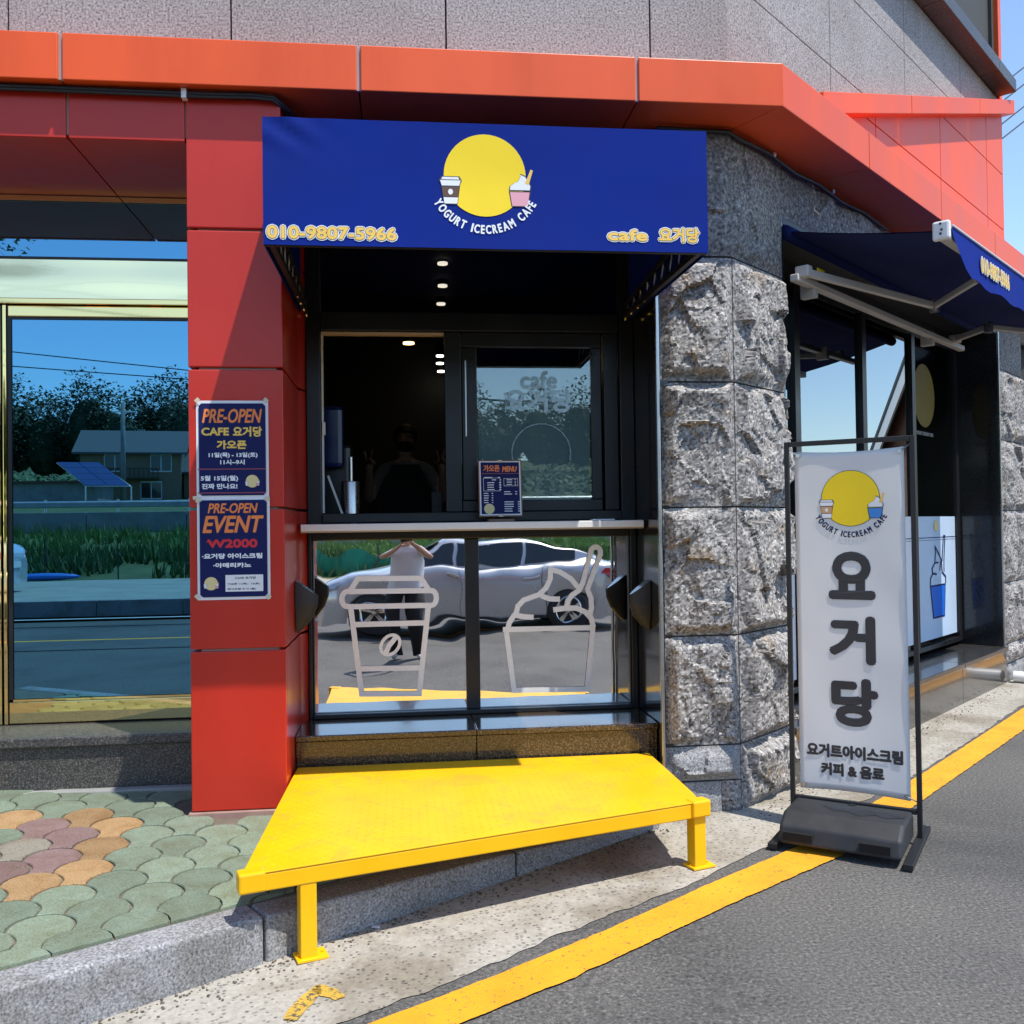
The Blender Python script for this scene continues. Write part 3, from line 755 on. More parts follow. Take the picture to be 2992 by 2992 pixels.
# ---- niche: sill, jamb, head wall
part('sill_riser', M['brown_granite'], lambda b: b.box(XR + .004, .345, 4.78, 4.84, .0, .405), bevel=.003)
part('sill_riser', M['brown_granite'], lambda b: b.box(.349, 1.276, 4.78, 4.84, .0, .405), bevel=.003)
for a, b_ in ((XR + .002, .346), (.348, 1.278)):
    part('sill_slab', M['brown_granite'], lambda b: b.box(a, b_, 4.765, 5.22, .407, .437), bevel=.005)
part('jamb_slab', M['black_granite'], lambda b: b.box(1.281, 1.33, 4.66, 5.3, 0, 3.46), bevel=.003)
part('corner_trim', M['steel'], lambda b: b.box(1.262, 1.280, 4.632, 4.658, .03, 3.44), bevel=.004)
part('head_wall', M['black'], lambda b: b.box(XR + .035, 1.28, 5.22, 5.3, 3.05, 3.46))

# ---- serving window
W = part('serving_window', M['sash'], lambda b: (b.box(XR + .032, -.497, YW - .03, YW + .06, .438, 1.435)), bevel=.003)
def wp(name, m, x0, x1, z0, z1, y0=YW - .03, y1=YW + .06, bevel=.004, parent=None):
    return MB().box(x0, x1, y0, y1, z0, z1).build(name, m, parent or W, bevel=bevel)
wp('frame', M['sash'], 1.245, 1.279, .438, 1.435)
wp('frame', M['sash'], 1.2, 1.279, 1.437, 3.05)
wp('frame', M['sash'], XR + .032, -.44, 1.437, 3.05)
wp('frame', M['sash'], -.438, 1.198, 2.525, 2.625)
wp('frame', M['sash'], -.438, 1.198, 1.485, 1.535, YW - .04)
wp('frame', M['sash'], -.495, 1.243, 1.392, 1.435)
wp('frame', M['sash'], -.495, 1.243, .438, .462, YW - .04)
wp('mullion', M['sash'], .326, .40, .464, 1.39)
for x0, x1, z0, z1 in ((-.495, -.487, .464, 1.39), (1.235, 1.243, .464, 1.39)): wp('frame_bead', M['sash'], x0, x1, z0, z1, YW - .02, YW + .02)
for z0, z1 in ((3.0, 3.05),): wp('frame', M['sash'], -.438, 1.198, z0, z1)
# sliding sash on the right
SSH = wp('sliding_sash', M['sash'], .228, .318, 1.537, 2.523, YW - .012, YW + .03)
wp('sash_stile', M['sash'], .322, .405, 1.60, 2.44, YW + .002, YW + .034, parent=SSH)
wp('sash_rail', M['sash'], .32, 1.10, 1.537, 1.598, YW - .006, YW + .03, parent=SSH)
wp('sash_rail', M['sash'], .32, 1.10, 2.445, 2.523, YW - .006, YW + .03, parent=SSH)
wp('sash_stile', M['sash'], 1.045, 1.10, 1.6, 2.443, YW - .004, YW + .032, parent=SSH)
wp('sash_stile', M['sash'], 1.112, 1.19, 1.537, 2.523, YW - .02, YW + .05, parent=SSH)
wp('pull_handle', M['steel'], .338, .346, 1.95, 2.37, YW - .010, YW + .0, .002, parent=SSH)
M['sashglass'] = glassm('sash_glass', (.80, .88, .88), .10, .0, (.78, .86, .88))
wp('pane', M['sashglass'], .40, 1.05, 1.595, 2.447, YW + .014, YW + .018, 0, parent=SSH)
wp('blind', M['blind'], .41, 1.04, 1.60, 2.345, YW + .036, YW + .040, 0, parent=SSH)
# clear raised sign on the pane: cafe and the shop's name
PW = Plane((.72, YW + .0125, 2.0), (1, 0, 0), (0, 0, 1))
M['clear_sign'] = glassm('clear_acrylic', (.80, .86, .86), .16, .3)
p_ = onY(1017, 716, YW); lettering('cafe', PW, p_[0] - .72, p_[2] - 2.0, M['clear_sign'], SSH, w=.20, bold=.006, o=.001)
p_ = onY(1017, 755, YW); lettering('요거당', PW, p_[0] - .72, p_[2] - 2.0, M['clear_sign'], SSH, w=.37, bold=.006, o=.001)
p_ = onY(1022, 845, YW); ribbon(disc_pts(p_[0] - .72, p_[2] - 2.03, .165, n=30, a0=radians(-15), a1=radians(195)), .005, PW, M['clear_sign'], SSH, name='emblem_outline')
# upper light: dark glass under the canopy
M['topglass'] = glassm('dark_top_glass', (.45, .45, .45), .06)
wp('pane', M['topglass'], -.438, 1.198, 2.627, 2.998, YW + .01, YW + .016, 0)
# pale metal track edges of the open half
M['track'] = plain('warm_track', (.62, .50, .38), .4, var=.05)
wp('track', M['track'], -.438, .226, 2.508, 2.522, YW - .0, YW + .05, .001)
wp('track', M['white'], -.438, -.428, 1.54, 2.505, YW - .0, YW + .03, .001)
wp('catch', M['white'], -.436, -.418, 1.96, 2.03, YW - .012, YW - .001, .003)
# wavy mirror panes below, each with a frosted line drawing
def wavy(x0, x1, z0, z1, seed):
    b = MB(); nx, nz = 44, 48; fxx = 1 / (x1 - x0); fz = 1 / (z1 - z0)
    for j in range(nz + 1):
        for i in range(nx + 1):
            x, z = x0 + (x1 - x0) * i / nx, z0 + (z1 - z0) * j / nz
            u, v = (x - x0) * fxx, (z - z0) * fz
            edge = math.exp(-u / .10) * .9 + math.exp(-(1 - u) / .10) + math.exp(-(1 - v) / .10) * 1.3 + math.exp(-v / .07) * .5
            d = .0008 * edge + .0005 * noise.noise(Vector((x * 3.1 + seed, z * 3.4, seed))) + .0003 * noise.noise(Vector((x * 7 + seed, z * 9, 3.3)))
            b.v.append((x, YW + d, z))
    b.f = [(j * (nx + 1) + i, j * (nx + 1) + i + 1, (j + 1) * (nx + 1) + i + 1, (j + 1) * (nx + 1) + i) for j in range(nz) for i in range(nx)]
    return b.build('mirror_pane', M['mirror'], W, smooth=True)
MP1 = wavy(-.49, .325, .464, 1.39, 1.7); MP2 = wavy(.401, 1.24, .464, 1.39, 8.2)
PD = Plane((.38, YW - .0050, .93), (1, 0, 0), (0, 0, 1))
def z5(x, y):
    p = onY((860 + x / 1.858) / K, (1560 + y / 1.858) / K, YW); return (p[0] - .38, p[2] - .93)
sw_ = .0285; _dk = [0]
def deco(pts, parent, closed=False, w=sw_):
    _dk[0] += .00018; ribbon([z5(*q) for q in pts], w, PD, M['frost'], parent, o=.001 + _dk[0], closed=closed, name='cup_drawing')
deco([(300, 312), (345, 243), (688, 240), (730, 305)], MP1)
cap = [(300 + 4, 313), (740, 307)] + [(745 + 26 * cos(radians(a)), 347 - 40 * sin(radians(a))) for a in range(70, -91, -20)] + [(300, 395)] + [(288 - 30 * cos(radians(a)), 353 + 41 * sin(radians(a))) for a in range(70, -91, -20)]
deco(cap, MP1, True)
deco([(307, 405), (366, 868), (678, 866), (727, 398)], MP1)
deco([(318, 492), (714, 482)], MP1); deco([(350, 732), (692, 726)], MP1)
deco([(521 + 50 * cos(radians(a)) + 14 * sin(radians(a)), 602 - 54 * sin(radians(a)) ) for a in range(0, 360, 18)], MP1, True, .017)
deco([(493, 652), (515, 606), (552, 560)], MP1, w=.026)
deco([(1150, 530), (1192, 848), (1588, 842), (1618, 520)], MP2)
deco([(1132, 519), (1632, 508)], MP2)
deco([(1160, 508), (1166, 482), (1190, 445), (1205, 425), (1212, 392), (1245, 358), (1325, 330), (1366, 292), (1388, 245), (1390, 192), (1440, 206), (1500, 243), (1548, 300)], MP2)
deco([(1195, 440), (1240, 448), (1298, 452)], MP2); deco([(1338, 335), (1385, 352), (1440, 354)], MP2)
deco([(1405, 412), (1470, 402), (1530, 402), (1580, 424), (1612, 460), (1622, 508)], MP2)
deco([(1475, 402), (1484, 362), (1505, 333), (1545, 305), (1562, 270), (1608, 105)] + [(1634 - 26 * cos(radians(a)), 95 - 24 * sin(radians(a))) for a in range(15, 170, 22)] + [(1660, 110), (1590, 300), (1610, 350), (1612, 400), (1602, 440)], MP2)
# serving shelf
SHF = thing('serving_shelf', 'white laminate serving shelf under the dark sliding window', 'shelf', (.37, 4.95, 1.44))
MB().box(-.53, 1.269, 4.95, 5.168, 1.441, 1.478).build('board', M['white'], SHF, bevel=.004)
MB().box(-.53, 1.269, 4.956, 5.16, 1.434, 1.440).build('edge_strip', plain('tan_edge', (.45, .33, .2), .5), SHF)
tag(MB().box(1.00, 1.12, 4.99, 5.06, 1.479, 1.487).build('paper_pad', M['paper'], bevel=.002), 'small white pad lying on the right end of the serving shelf', 'paper')

# ---- rough stone pier at the corner
def rock(O, U, N_, w, h, m, seed, amp=.05, back=.07, rough=1.0, step=.010, bulge=.72):
    O, U, N_ = (np.array(q, float) for q in (O, U, N_)); nx, nz = max(3, int(w / step)), max(3, int(h / step)); b = MB()
    for j in range(nz + 1):
        for i in range(nx + 1):
            u, v = w * i / nx, h * j / nz
            e = min(u, w - u, v, h - v); ef = min(1, e / .06); ef = ef * ef * (3 - 2 * ef)
            q = Vector((u * 1.0 + seed * 7.3, v + seed * 3.1, seed))
            big = noise.fractal(q * 3.0, 1.0, 2.0, 2)
            qw = q + noise.noise_vector(q * 6) * .03
            fac = 0.0
            for fq, am in ((4.4, 1.0), (10.0, .26), (30.0, .05)):      # fracture facets: every cell has its own height and tilt
                cpt = noise.voronoi(Vector((qw.x * fq, qw.y * fq * .8, seed)))[1][0]
                hs = noise.cell_vector(cpt * 3.71)
                rel = Vector((qw.x * fq - cpt.x, qw.y * fq * .8 - cpt.y))
                fac += am * ((hs.x - .5) * .9 + (hs.y - .5) * 1.2 * rel.x + (hs.z - .62) * 1.5 * rel.y)
            fine = noise.fractal(q * 40, .7, 2.1, 3)
            d = amp * rough * (ef * (bulge + .38 * big + .85 * fac) + .045 * fine * (.3 + ef))
            jit = .25 * step
            b.v.append(tuple(O + U * (u + (jit * noise.noise(q * 55) if 0 < i < nx else 0)) + np.array([0, 0, v + (jit * noise.noise(q * 61) if 0 < j < nz else 0)]) + N_ * d))
    n0 = nx + 1; b.f = [(j * n0 + i, j * n0 + i + 1, (j + 1) * n0 + i + 1, (j + 1) * n0 + i) for j in range(nz) for i in range(nx)]
    ring = [i for i in range(n0)] + [j * n0 + nx for j in range(1, nz + 1)] + [nz * n0 + i for i in range(nx - 1, -1, -1)] + [j * n0 for j in range(nz - 1, 0, -1)]
    k = len(b.v); b.v += [tuple(np.array(b.v[i]) - N_ * back) for i in ring]
    b.f += [(ring[i], ring[(i + 1) % len(ring)], k + (i + 1) % len(ring), k + i) for i in range(len(ring))]
    return b.build('stone_block', m, B)
FX = np.array([1., 0, 0]); FN = np.array([0, -1., 0])
zr = [.012, .159, .336, .888, 1.537, 2.172, 2.81, 3.455]
g = .004
for i in range(2, 6):
    rock((1.283 + g, 4.662, zr[i] + g), FX, FN, .385, zr[i + 1] - zr[i] - 2 * g, M['rock'], i + 1, .072)
    rock(SP(.012, .0, zr[i] + g), SD, SN, .56, zr[i + 1] - zr[i] - 2 * g, M['rock'], i + 21, .072)
rock((1.283 + g, 4.655, zr[6] + g), FX, FN, .390, zr[7] - zr[6] - g, M['rock_flat'], 8, .022, step=.014)
rock(SP(.008, .0, zr[6] + g), SD, SN, .57, zr[7] - zr[6] - g, M['rock_flat'], 9, .022, step=.014)
rock((1.283 + g, 4.66, zr[1] + g), FX, FN, .385, zr[2] - zr[1] - 2 * g, M['kerb'], 31, .05)
rock(SP(.012, .0, .004), SD, SN, .56, zr[2] - .008, M['rock'], 32, .06)
rock((1.38, 4.655, -.03), FX, FN, .19, zr[1] + .03 - g, M['kerb'], 33, .012, step=.02)
rock((1.575, 4.66, -.03), FX, FN, .10, zr[1] + .03 - g, M['rock'], 34, .05)
part('pier_core', M['joint'], lambda b: b.extr([(1.29, 4.69, -.05), (1.655, 4.69, -.05), tuple(SP(.57, -.03, -.05)), tuple(SP(.57, -.34, -.05)), (1.5, 5.1, -.05), (1.33, 5.1, -.05)], (0, 0, 3.5)))
# far pier on the side street
for i, (a, b_) in enumerate(zip(zr[1:-1], zr[2:])):
    mk = 'rock' if i < 5 else 'rock_flat'
    rock(SP(4.90, .0, a + g), SD, SN, .40, b_ - a - 2 * g, M[mk], 41 + i, .05 if i < 5 else .01, step=.02)
    rock(SP(5.304, .0, a + g), SD, SN, .38, b_ - a - 2 * g, M[mk], 61 + i, .05 if i < 5 else .01, step=.02)
rock(SP(4.90, 0, -.02), SD, SN, .78, .17, M['kerb'], 71, .03, step=.02)
part('pier_core', M['joint'], lambda b: b.sbox(4.92, 5.67, -.4, -.03, -.05, 3.46))
# lintel stones above the side window
for i, (a, b_) in enumerate(((.585, 1.30), (1.305, 2.5), (2.505, 3.7), (3.705, 4.895))):
    rock(SP(a, -.01, 3.16), SD, SN, b_ - a, .295, M['rock_flat'], 81 + i, .05 if i else .035, step=.03)
part('lintel_core', M['black'], lambda b: b.sbox(.58, 4.9, -.4, -.06, 3.16, 3.47))
part('lintel_trim', M['sash'], lambda b: b.sbox(.585, 4.9, -.06, .0, 3.12, 3.157), bevel=.003)

# ---- side street window
SO = -.37
V = part('side_window', M['sash'], lambda b: b.sbox(.6, 4.86, SO - .08, SO - .005, 3.0, 3.16), bevel=.003)
def vp(name, m, s0, s1, z0, z1, o0=SO - .04, o1=SO + .03, bevel=.003, parent=V): return MB().sbox(s0, s1, o0, o1, z0, z1).build(name, m, parent, bevel=bevel)
for a in (.62, 1.46, 2.60, 3.66, 4.79): vp('mullion', M['sash'], a, a + .08, .40, 3.0)
vp('frame', M['sash'], .6, 4.86, .36, .40)
M['sideglass'] = glassm('side_glass', (.30, .32, .33), .42, .0, (.80, .88, .92))
M['darkglass'] = glassm('dark_side_glass', (.42, .42, .42), .05)
for a, b_, k in ((.70, 1.46, 'sideglass'), (1.54, 2.60, 'sideglass'), (2.68, 3.66, 'sideglass'), (3.74, 4.79, 'darkglass')):
    pn = vp('pane', M[k], a, b_, .40, 3.0, SO - .008, SO, 0)
    if k != 'darkglass' or True:
        vp('window_film', M['pale_blue'] if b_ > 4 else M['paper'], a + .01, b_ - .01, .44, 1.49, SO + .003, SO + .006, 0)
        vp('film_line', M['print_navy'], a + .01, b_ - .01, 1.305, 1.312, SO + .0065, SO + .0075, 0)
        vp('film_line', M['print_navy'], a + .01, b_ - .01, 1.286, 1.289, SO + .0065, SO + .0075, 0)
# yogurt cup drawing and plain emblem on the far pane
PV = Plane(SP(4.27, SO + .008, .9), SD, (0, 0, 1))
M['cup_blue'] = plain('strong_blue_print', (.0, .13, .62), .5, var=.03)
patch(PV, [(-.21, 0), (.21, .0), (.17, -.29), (-.14, -.29)], M['print_navy'], V, .001); patch(PV, [(-.19, -.015), (.19, -.015), (.155, -.275), (-.125, -.275)], M['cup_blue'], V, .002)
ribbon([(-.2, .0), (-.19, .06), (-.13, .10), (-.15, .14), (-.07, .19), (-.05, .28), (-.06, .33), (.03, .27), (.10, .21), (.12, .10), (.21, .06), (.21, 0)], .016, PV, M['print_navy'], V, .0025)
ribbon([(.05, .12), (.08, .19), (.12, .20), (.17, .42), (.21, .42), (.17, .19), (.17, .10)], .014, PV, M['print_navy'], V, .003)
ribbon([(-.13, .10), (-.03, .09)], .014, PV, M['print_navy'], V, .003); ribbon([(-.06, .19), (.02, .19)], .014, PV, M['print_navy'], V, .003)
patch(PV, disc_pts(-.02, .51, .06, .05), M['print_cream'], V, .002, 'emblem_disc')
PE = Plane(SP(4.0, SO + .004, 2.5), SD, (0, 0, 1))
patch(PE, disc_pts(0.02, .02, .27, .27), M['vinyl_yellow'], V, .001, 'emblem_disc')
lettering('YOGURT ICECREAM CAFE', PE, .02, -.305, M['cement'], V, w=.42, bold=.004, o=.001)
part('jamb_slab', M['black_granite'], lambda b: b.sbox(4.86, 4.885, SO - .02, -.0, .33, 3.16), bevel=.003)
part('jamb_trim', M['steel'], lambda b: b.sbox(4.862, 4.884, .001, .012, .34, 3.16), bevel=.002)
part('side_jamb', M['black_granite'], lambda b: b.sbox(.575, .60, SO - .02, -.0, .33, 3.16), bevel=.003)
for a, b_ in ((.58, 2.1), (2.104, 3.62), (3.624, 4.89)):
    part('sill_slab', M['side_granite'], lambda b: b.sbox(a, b_, SO - .05, .035, .285, .325), bevel=.006)
    part('sill_riser', M['side_granite'], lambda b: b.sbox(a, b_, -.06, .015, -.02, .283), bevel=.003)
part('sill_core', M['cement'], lambda b: b.sbox(.58, 4.9, -.42, -.065, -.02, .28))
# ================================================================== OBJECTS AT THE SHOP
# ---- black cable under the fascia
CB = thing('wall_cable', 'black cable bundle clipped along the underside of the red fascia', 'cable', (0, 4.4, 3.44))
zc = 3.446
pts = [(-3, YP - .022, zc), (-1.6, YP - .022, zc + .002), (XL + .1, YP - .022, zc - .002), (XR - .12, YP - .022, zc + .002), (XR - .03, YP - .02, zc - .004), (XR + .03, YP + .05, zc - .03), (XR + .07, 4.7, zc - .01)]
MB().tube(pts, .013, 8).build('cable', M['black'], CB, smooth=True)
MB().tube([np.array(p) + np.array([0, -.010, -.016]) for p in pts[:-1]], .008, 6).build('cable', M['black'], CB, smooth=True)
pts = [(1.28, 4.6, 3.435), (1.5, 4.625, 3.44), (1.66, 4.632, 3.44)] + [tuple(SP(s_, .03 + .006 * (i % 2), 3.438 - .016 * ((i + 1) % 2))) for i, s_ in enumerate((.05, .35, .7, 1.0, 1.35, 1.7, 2.1))]
MB().tube(pts, .012, 8).build('cable', M['black'], CB, smooth=True)
MB().box(XL - .012, XL + .012, YP - .04, YP - .002, zc - .028, zc + .018).build('clip', M['white'], CB, bevel=.003)
for s_ in (.42, 1.2):
    p = SP(s_, .045, 3.445); MB().ell(p, .010, .010, .014, 8, 5).build('clip', M['white'], CB)
lp = [np.array([1.52 + .09 * cos(t) * (1 - .02 * t), 4.5 + .03 * sin(t), ZT + .012 + .004 * t]) for t in np.linspace(0, 9, 30)]
tag(MB().tube(lp, .006, 6).build('coiled_wire', M['black'], smooth=True), 'small coil of black wire lying on top of the red fascia', 'wire')

# ---- blue box canopy over the serving window
AW = thing('window_canopy', 'royal blue fabric box canopy over the serving window with yellow phone number', 'awning', (.36, 5.2, 2.56))
ax0, ax1, ay, ab, at_ = -.537, 1.262, 3.79, 2.572, 3.078
fab = MB(); nx, nz = 70, 24
def canopy_y(x, z):
    u = (x - ax0) / (ax1 - ax0); v = (z - ab) / (at_ - ab)
    sag = .007 * sin(pi * u) * sin(pi * v)
    cr = .006 * math.exp(-((u - .05) / .07) ** 2 - ((v - .9) / .15) ** 2) * sin((u * 3 + v * 1.2) * 22) + .0025 * noise.noise(Vector((x * 3.2, z * 5, 2))) + .0012 * noise.noise(Vector((x * 11, z * 3, 7))) * (1 - v)
    return ay + sag + cr - .0015 * (abs(u - .345) < .004)
for j in range(nz + 1):
    for i in range(nx + 1):
        x, z = ax0 + (ax1 - ax0) * i / nx, ab + (at_ - ab) * j / nz
        fab.v.append((x, canopy_y(x, z), z))
fab.f = [(j * (nx + 1) + i, j * (nx + 1) + i + 1, (j + 1) * (nx + 1) + i + 1, (j + 1) * (nx + 1) + i) for j in range(nz) for i in range(nx)]
fab.build('front_panel', M['navy'], AW, smooth=True)
MB().add([(ax0, ay + .004, at_), (ax1, ay + .004, at_), (ax1, 5.2, 3.32), (ax0, 5.2, 3.32), (ax0, ay + .004, at_ - .006), (ax1, ay + .004, at_ - .006), (ax1, 5.2, 3.314), (ax0, 5.2, 3.314)], [(0, 1, 2, 3), (4, 5, 6, 7), (0, 1, 5, 4), (1, 2, 6, 5), (2, 3, 7, 6), (3, 0, 4, 7)]).build('top_panel', M['navy'], AW)
for x in (ax0, ax1):
    MB().extr([(x, ay + .004, ab), (x, 5.18, ab + .03), (x, 5.18, 3.31), (x, ay + .004, at_)], (.003 if x < 0 else -.003, 0, 0)).build('side_panel', M['navy'], AW)
    ix = x + (.03 if x < 0 else -.03)
    # inner truss of flat bars
    MB().bar((ix, ay + .02, ab + .012), (ix, 5.15, ab + .04), .022).build('bottom_rail', M['black'], AW)
    MB().bar((ix, ay + .02, ab + .16), (ix, 5.15, ab + .10), .016).build('truss_rail', M['black'], AW)
    for i in range(9):
        ya, yb_ = ay + .06 + i * .145, ay + .06 + (i + .5) * .145
        MB().bar((ix, ya, ab + .02), (ix, yb_, ab + .14 - i * .006), .007).build('truss_web', M['steel'], AW)
        MB().bar((ix, yb_, ab + .14 - i * .006), (ix, ya + .145, ab + .02), .007).build('truss_web', M['steel'], AW)
MB().bar((ax0, ay + .02, ab + .012), (ax1, ay + .02, ab + .012), .024).build('front_rail', M['black'], AW)
MB().bar((ax0, ay + .02, at_ - .015), (ax1, ay + .02, at_ - .015), .022).build('front_rail', M['black'], AW)
for q in (850, 1605, 1735): 
    p = onY(1000, 350, ay + .1)
for x in (-.05, 1.0): MB().ell((x, ay + .3, at_ + .07), .01, .01, .02, 6, 4).build('hook', M['steel'], AW)
PA = Plane((.3625, ay - .006, (ab + at_) / 2), (1, 0, 0), (0, 0, 1))
PA.c[1] = ay; PA.warp = lambda x, y: ay - canopy_y(x + .3625, y + (ab + at_) / 2) + .0008
def pa(x, y):
    p = onY(x, y, ay); return p[0] - .3625, p[2] - (ab + at_) / 2
def outlined(s, P, x, y, parent, w, h, o=.001, k=1.0, local=False):
    lettering(s, P, x, y, M['print_white'], parent, w=w, h=h, bold=.0085 * k, o=o, local=local)
    lettering(s, P, x, y, M['print_dark'], parent, w=w, h=h, bold=.0046 * k, o=o + .0007, local=local)
    lettering(s, P, x, y, M['print_gold'], parent, w=w, h=h, bold=.0028 * k, o=o + .0014, local=local)
x, y = pa(627, 440); outlined('010-9807-5966', PA, x, y, AW, .50, .046)
x, y = pa(1184, 444); outlined('cafe', PA, x, y, AW, .16, .042)
x, y = pa(1281, 444); outlined('요거당', PA, x, y, AW, .165, .056)
x, y = pa(915, 331); emblem(PA, .166, AW, 'print_pink', 'print_brown', M['print_white'], False, x, y)

# ---- folding arm awning on the side street
SW = thing('folding_arm_awning', 'navy folding arm awning with grey arms over the side street window', 'awning', SP(2.3, 0, 2.8))
s0, s1, we, zf, zw = .62, 4.35, .83, 2.905, 3.085
fabm = MB(); nx, no = 24, 8
for j in range(no + 1):
    for i in range(nx + 1):
        s_ = s0 + (s1 - s0) * i / nx; v = j / no; fabm.v.append(tuple(SP(s_, we * v, zw + (zf - zw) * v - .012 * sin(pi * v))))
fabm.f = [(j * (nx + 1) + i, j * (nx + 1) + i + 1, (j + 1) * (nx + 1) + i + 1, (j + 1) * (nx + 1) + i) for j in range(no) for i in range(nx)]
cl = fabm.build('cloth', M['navy'], SW, smooth=True)
fabm.v = [(a, b, c - .006) for a, b, c in fabm.v]; fabm.build('cloth_shade_layer', M['navy_shaded'], SW, smooth=True)  # added lower layer, its darker colour stands for shade under the cloth
MB().bar(SP(s0 - .01, .055, 2.812), SP(3.63, .055, 2.812), .05, .04).build('torsion_bar', M['arm'], SW, bevel=.006)
MB().tube([SP(s0, .0, 3.08), SP(s1, .0, 3.08)], .04, 12).build('roller', M['navy_shaded'], SW, smooth=True)
MB().bar(SP(s0 - .02, we + .02, zf - .02), SP(s1 + .02, we + .02, zf - .02), .055, .07).build('front_bar', M['arm'], SW, bevel=.01)
MB().obox(SP(s0 - .035, we + .015, zf - .012), SD * .018, SN * .042, np.array([0, 0, .048])).build('end_cap', M['white'], SW, bevel=.012)
for dz, dn in ((.02, .02), (-.01, .025), (-.03, .02)):
    MB().obox(SP(s0 - .0545, we + dn - .005, zf - .0 + dz), SD * .002, SN * .005, np.array([0, 0, .005])).build('screw_hole', M['black'], SW)
vl = MB(); n_ = 40
for i in range(n_ + 1):
    s_ = s0 + (s1 - s0) * i / n_
    hh = .16 * min(1, (s_ - s0) / .25) + .02
    vl.v += [tuple(SP(s_, we + .052, zf + .02)), tuple(SP(s_, we + .06 + .004 * sin(s_ * 9), zf - hh - .02 + .01 * sin(s_ * 14)))]
vl.f = [(2 * i, 2 * i + 2, 2 * i + 3, 2 * i + 1) for i in range(n_)]
vl.build('valance', M['navy'], SW, smooth=True)
MB().tube([SP(s0, we + .056, zf + .015), SP(s1, we + .056, zf + .015)], .006, 6).build('piping', M['print_white'], SW)
PVv = Plane(SP(1.25, we + .0630, zf - .09), SD, (0, 0, 1))
outlined('010-9807-5966', PVv, 0.1, 0, SW, .55, .075, k=1.2)
def arm(a, b, c):
    MB().bar(a, b, .03, .046).build('arm', M['arm'], SW, bevel=.008); MB().bar(b, c, .025, .04).build('forearm', M['arm'], SW, bevel=.008)
    MB().tube([np.array(b) + [0, 0, -.04], np.array(b) + [0, 0, .035]], .032, 10).build('elbow', M['steel'], SW)
    MB().obox(a, SD * .03, SN * .04, np.array([0, 0, .032])).build('bracket', M['arm'], SW, bevel=.008)
def sarm(x, y, off): s_, z_ = onS(x, y, off); return SP(s_, off, z_)
arm(SP(.66, .09, 2.845), sarm(1763, 577, .42), sarm(1843, 528, .80))
arm(SP(3.35, .09, 2.845), sarm(1865, 617, .45), SP(4.0, .8, zf - .05))
for s_ in (.86, 2.9): MB().obox(SP(s_, .03, 2.79), SD * .025, SN * .045, np.array([0, 0, .05])).build('bracket', M['arm'], SW, bevel=.006)
MB().obox(SP(.80, .128, 2.862), SD * .05, SN * .0015, np.array([0, 0, .018])).build('sticker', M['print_yellow'], SW)

# ---- yellow step platform
ZPT = .288
PL = thing('step_platform', 'bright yellow painted steel step platform with chequered deck', 'platform', (.35, 4.1, 0))
bl = (-.535, 4.752); br = (1.225, 4.752)
def oz(x, y, z=ZPT): return tuple(onZ(x, y, z)[:2])
rb_ = oz(1306, 1494); fr = oz(1322, 1512); fl = oz(455, 1652); fl2 = (fl[0] + .012, fl[1] + .055)
deck = [bl, br, rb_, fr, fl, (fl[0] - .0, fl[1] + .03)]
MB().extr([(x, y, ZPT - .006) for x, y in deck], (0, 0, .006)).build('deck', M['deck'], PL, bevel=.002)
# raised tread pattern
M['yellow_tread'] = M['yellow']
tr = MB()
def inside(px, py, poly):
    r = False
    for i in range(len(poly)):
        a, b = poly[i], poly[i - 1]
        if (a[1] > py) != (b[1] > py) and px < (b[0] - a[0]) * (py - a[1]) / (b[1] - a[1]) + a[0]: r = not r
    return r
cxm, cym = np.mean([p[0] for p in deck]), np.mean([p[1] for p in deck])
dk2 = [(cxm + (x - cxm) * .965, cym + (y - cym) * .965) for x, y in deck]
st = .034
for i in range(-34, 36):
    for j in range(0, 48):
        x, y = i * st + .35, 3.3 + j * st * .95
        if not inside(x, y, dk2): continue
        a = radians(45 if (i + j) % 2 else -45); dx, dy = cos(a) * .0105, sin(a) * .0105; nx_, ny_ = -sin(a) * .003, cos(a) * .003
        tr.add([(x - dx, y - dy, ZPT + .0001), (x + nx_, y + ny_, ZPT + .0001), (x + dx, y + dy, ZPT + .0001), (x - nx_, y - ny_, ZPT + .0001), (x, y, ZPT + .0016)], [(0, 1, 4), (1, 2, 4), (2, 3, 4), (3, 0, 4)])
tag(tr.build('tread_pattern', M['deck'], PL), kind='stuff')
fd = np.array([fr[0] - fl[0], fr[1] - fl[1], 0]); fd /= np.linalg.norm(fd); fn = np.array([fd[1], -fd[0], 0])
FL, FR = np.array([fl[0], fl[1], 0]), np.array([fr[0], fr[1], 0])
def alongbar(name, a, b, z0, z1, t=.05):
    a, b = np.array(a, float), np.array(b, float)
    return MB().obox(((a[0] + b[0]) / 2, (a[1] + b[1]) / 2, (z0 + z1) / 2), (b - a) / 2, np.array([-(b - a)[1], (b - a)[0], 0]) / np.linalg.norm(b - a) * t / 2, np.array([0, 0, (z1 - z0) / 2])).build(name, M['yellow'], PL, bevel=.005)
alongbar('front_rail', FL + fd * .06 - fn * -.0 + fn * -.028, FR - fd * .03 + fn * -.028, ZPT - .068, ZPT - .007, .052)
alongbar('side_rail', (bl[0] + .03, bl[1] - .03, 0), (fl[0] + .035, fl[1] + .06, 0), ZPT - .066, ZPT - .007)
alongbar('side_rail', (br[0] - .03, br[1] - .03, 0), (rb_[0] - .035, rb_[1] + .02, 0), ZPT - .066, ZPT - .007)
alongbar('back_rail', (bl[0] + .06, bl[1] - .03, 0), (br[0] - .06, br[1] - .03, 0), ZPT - .064, ZPT - .007)
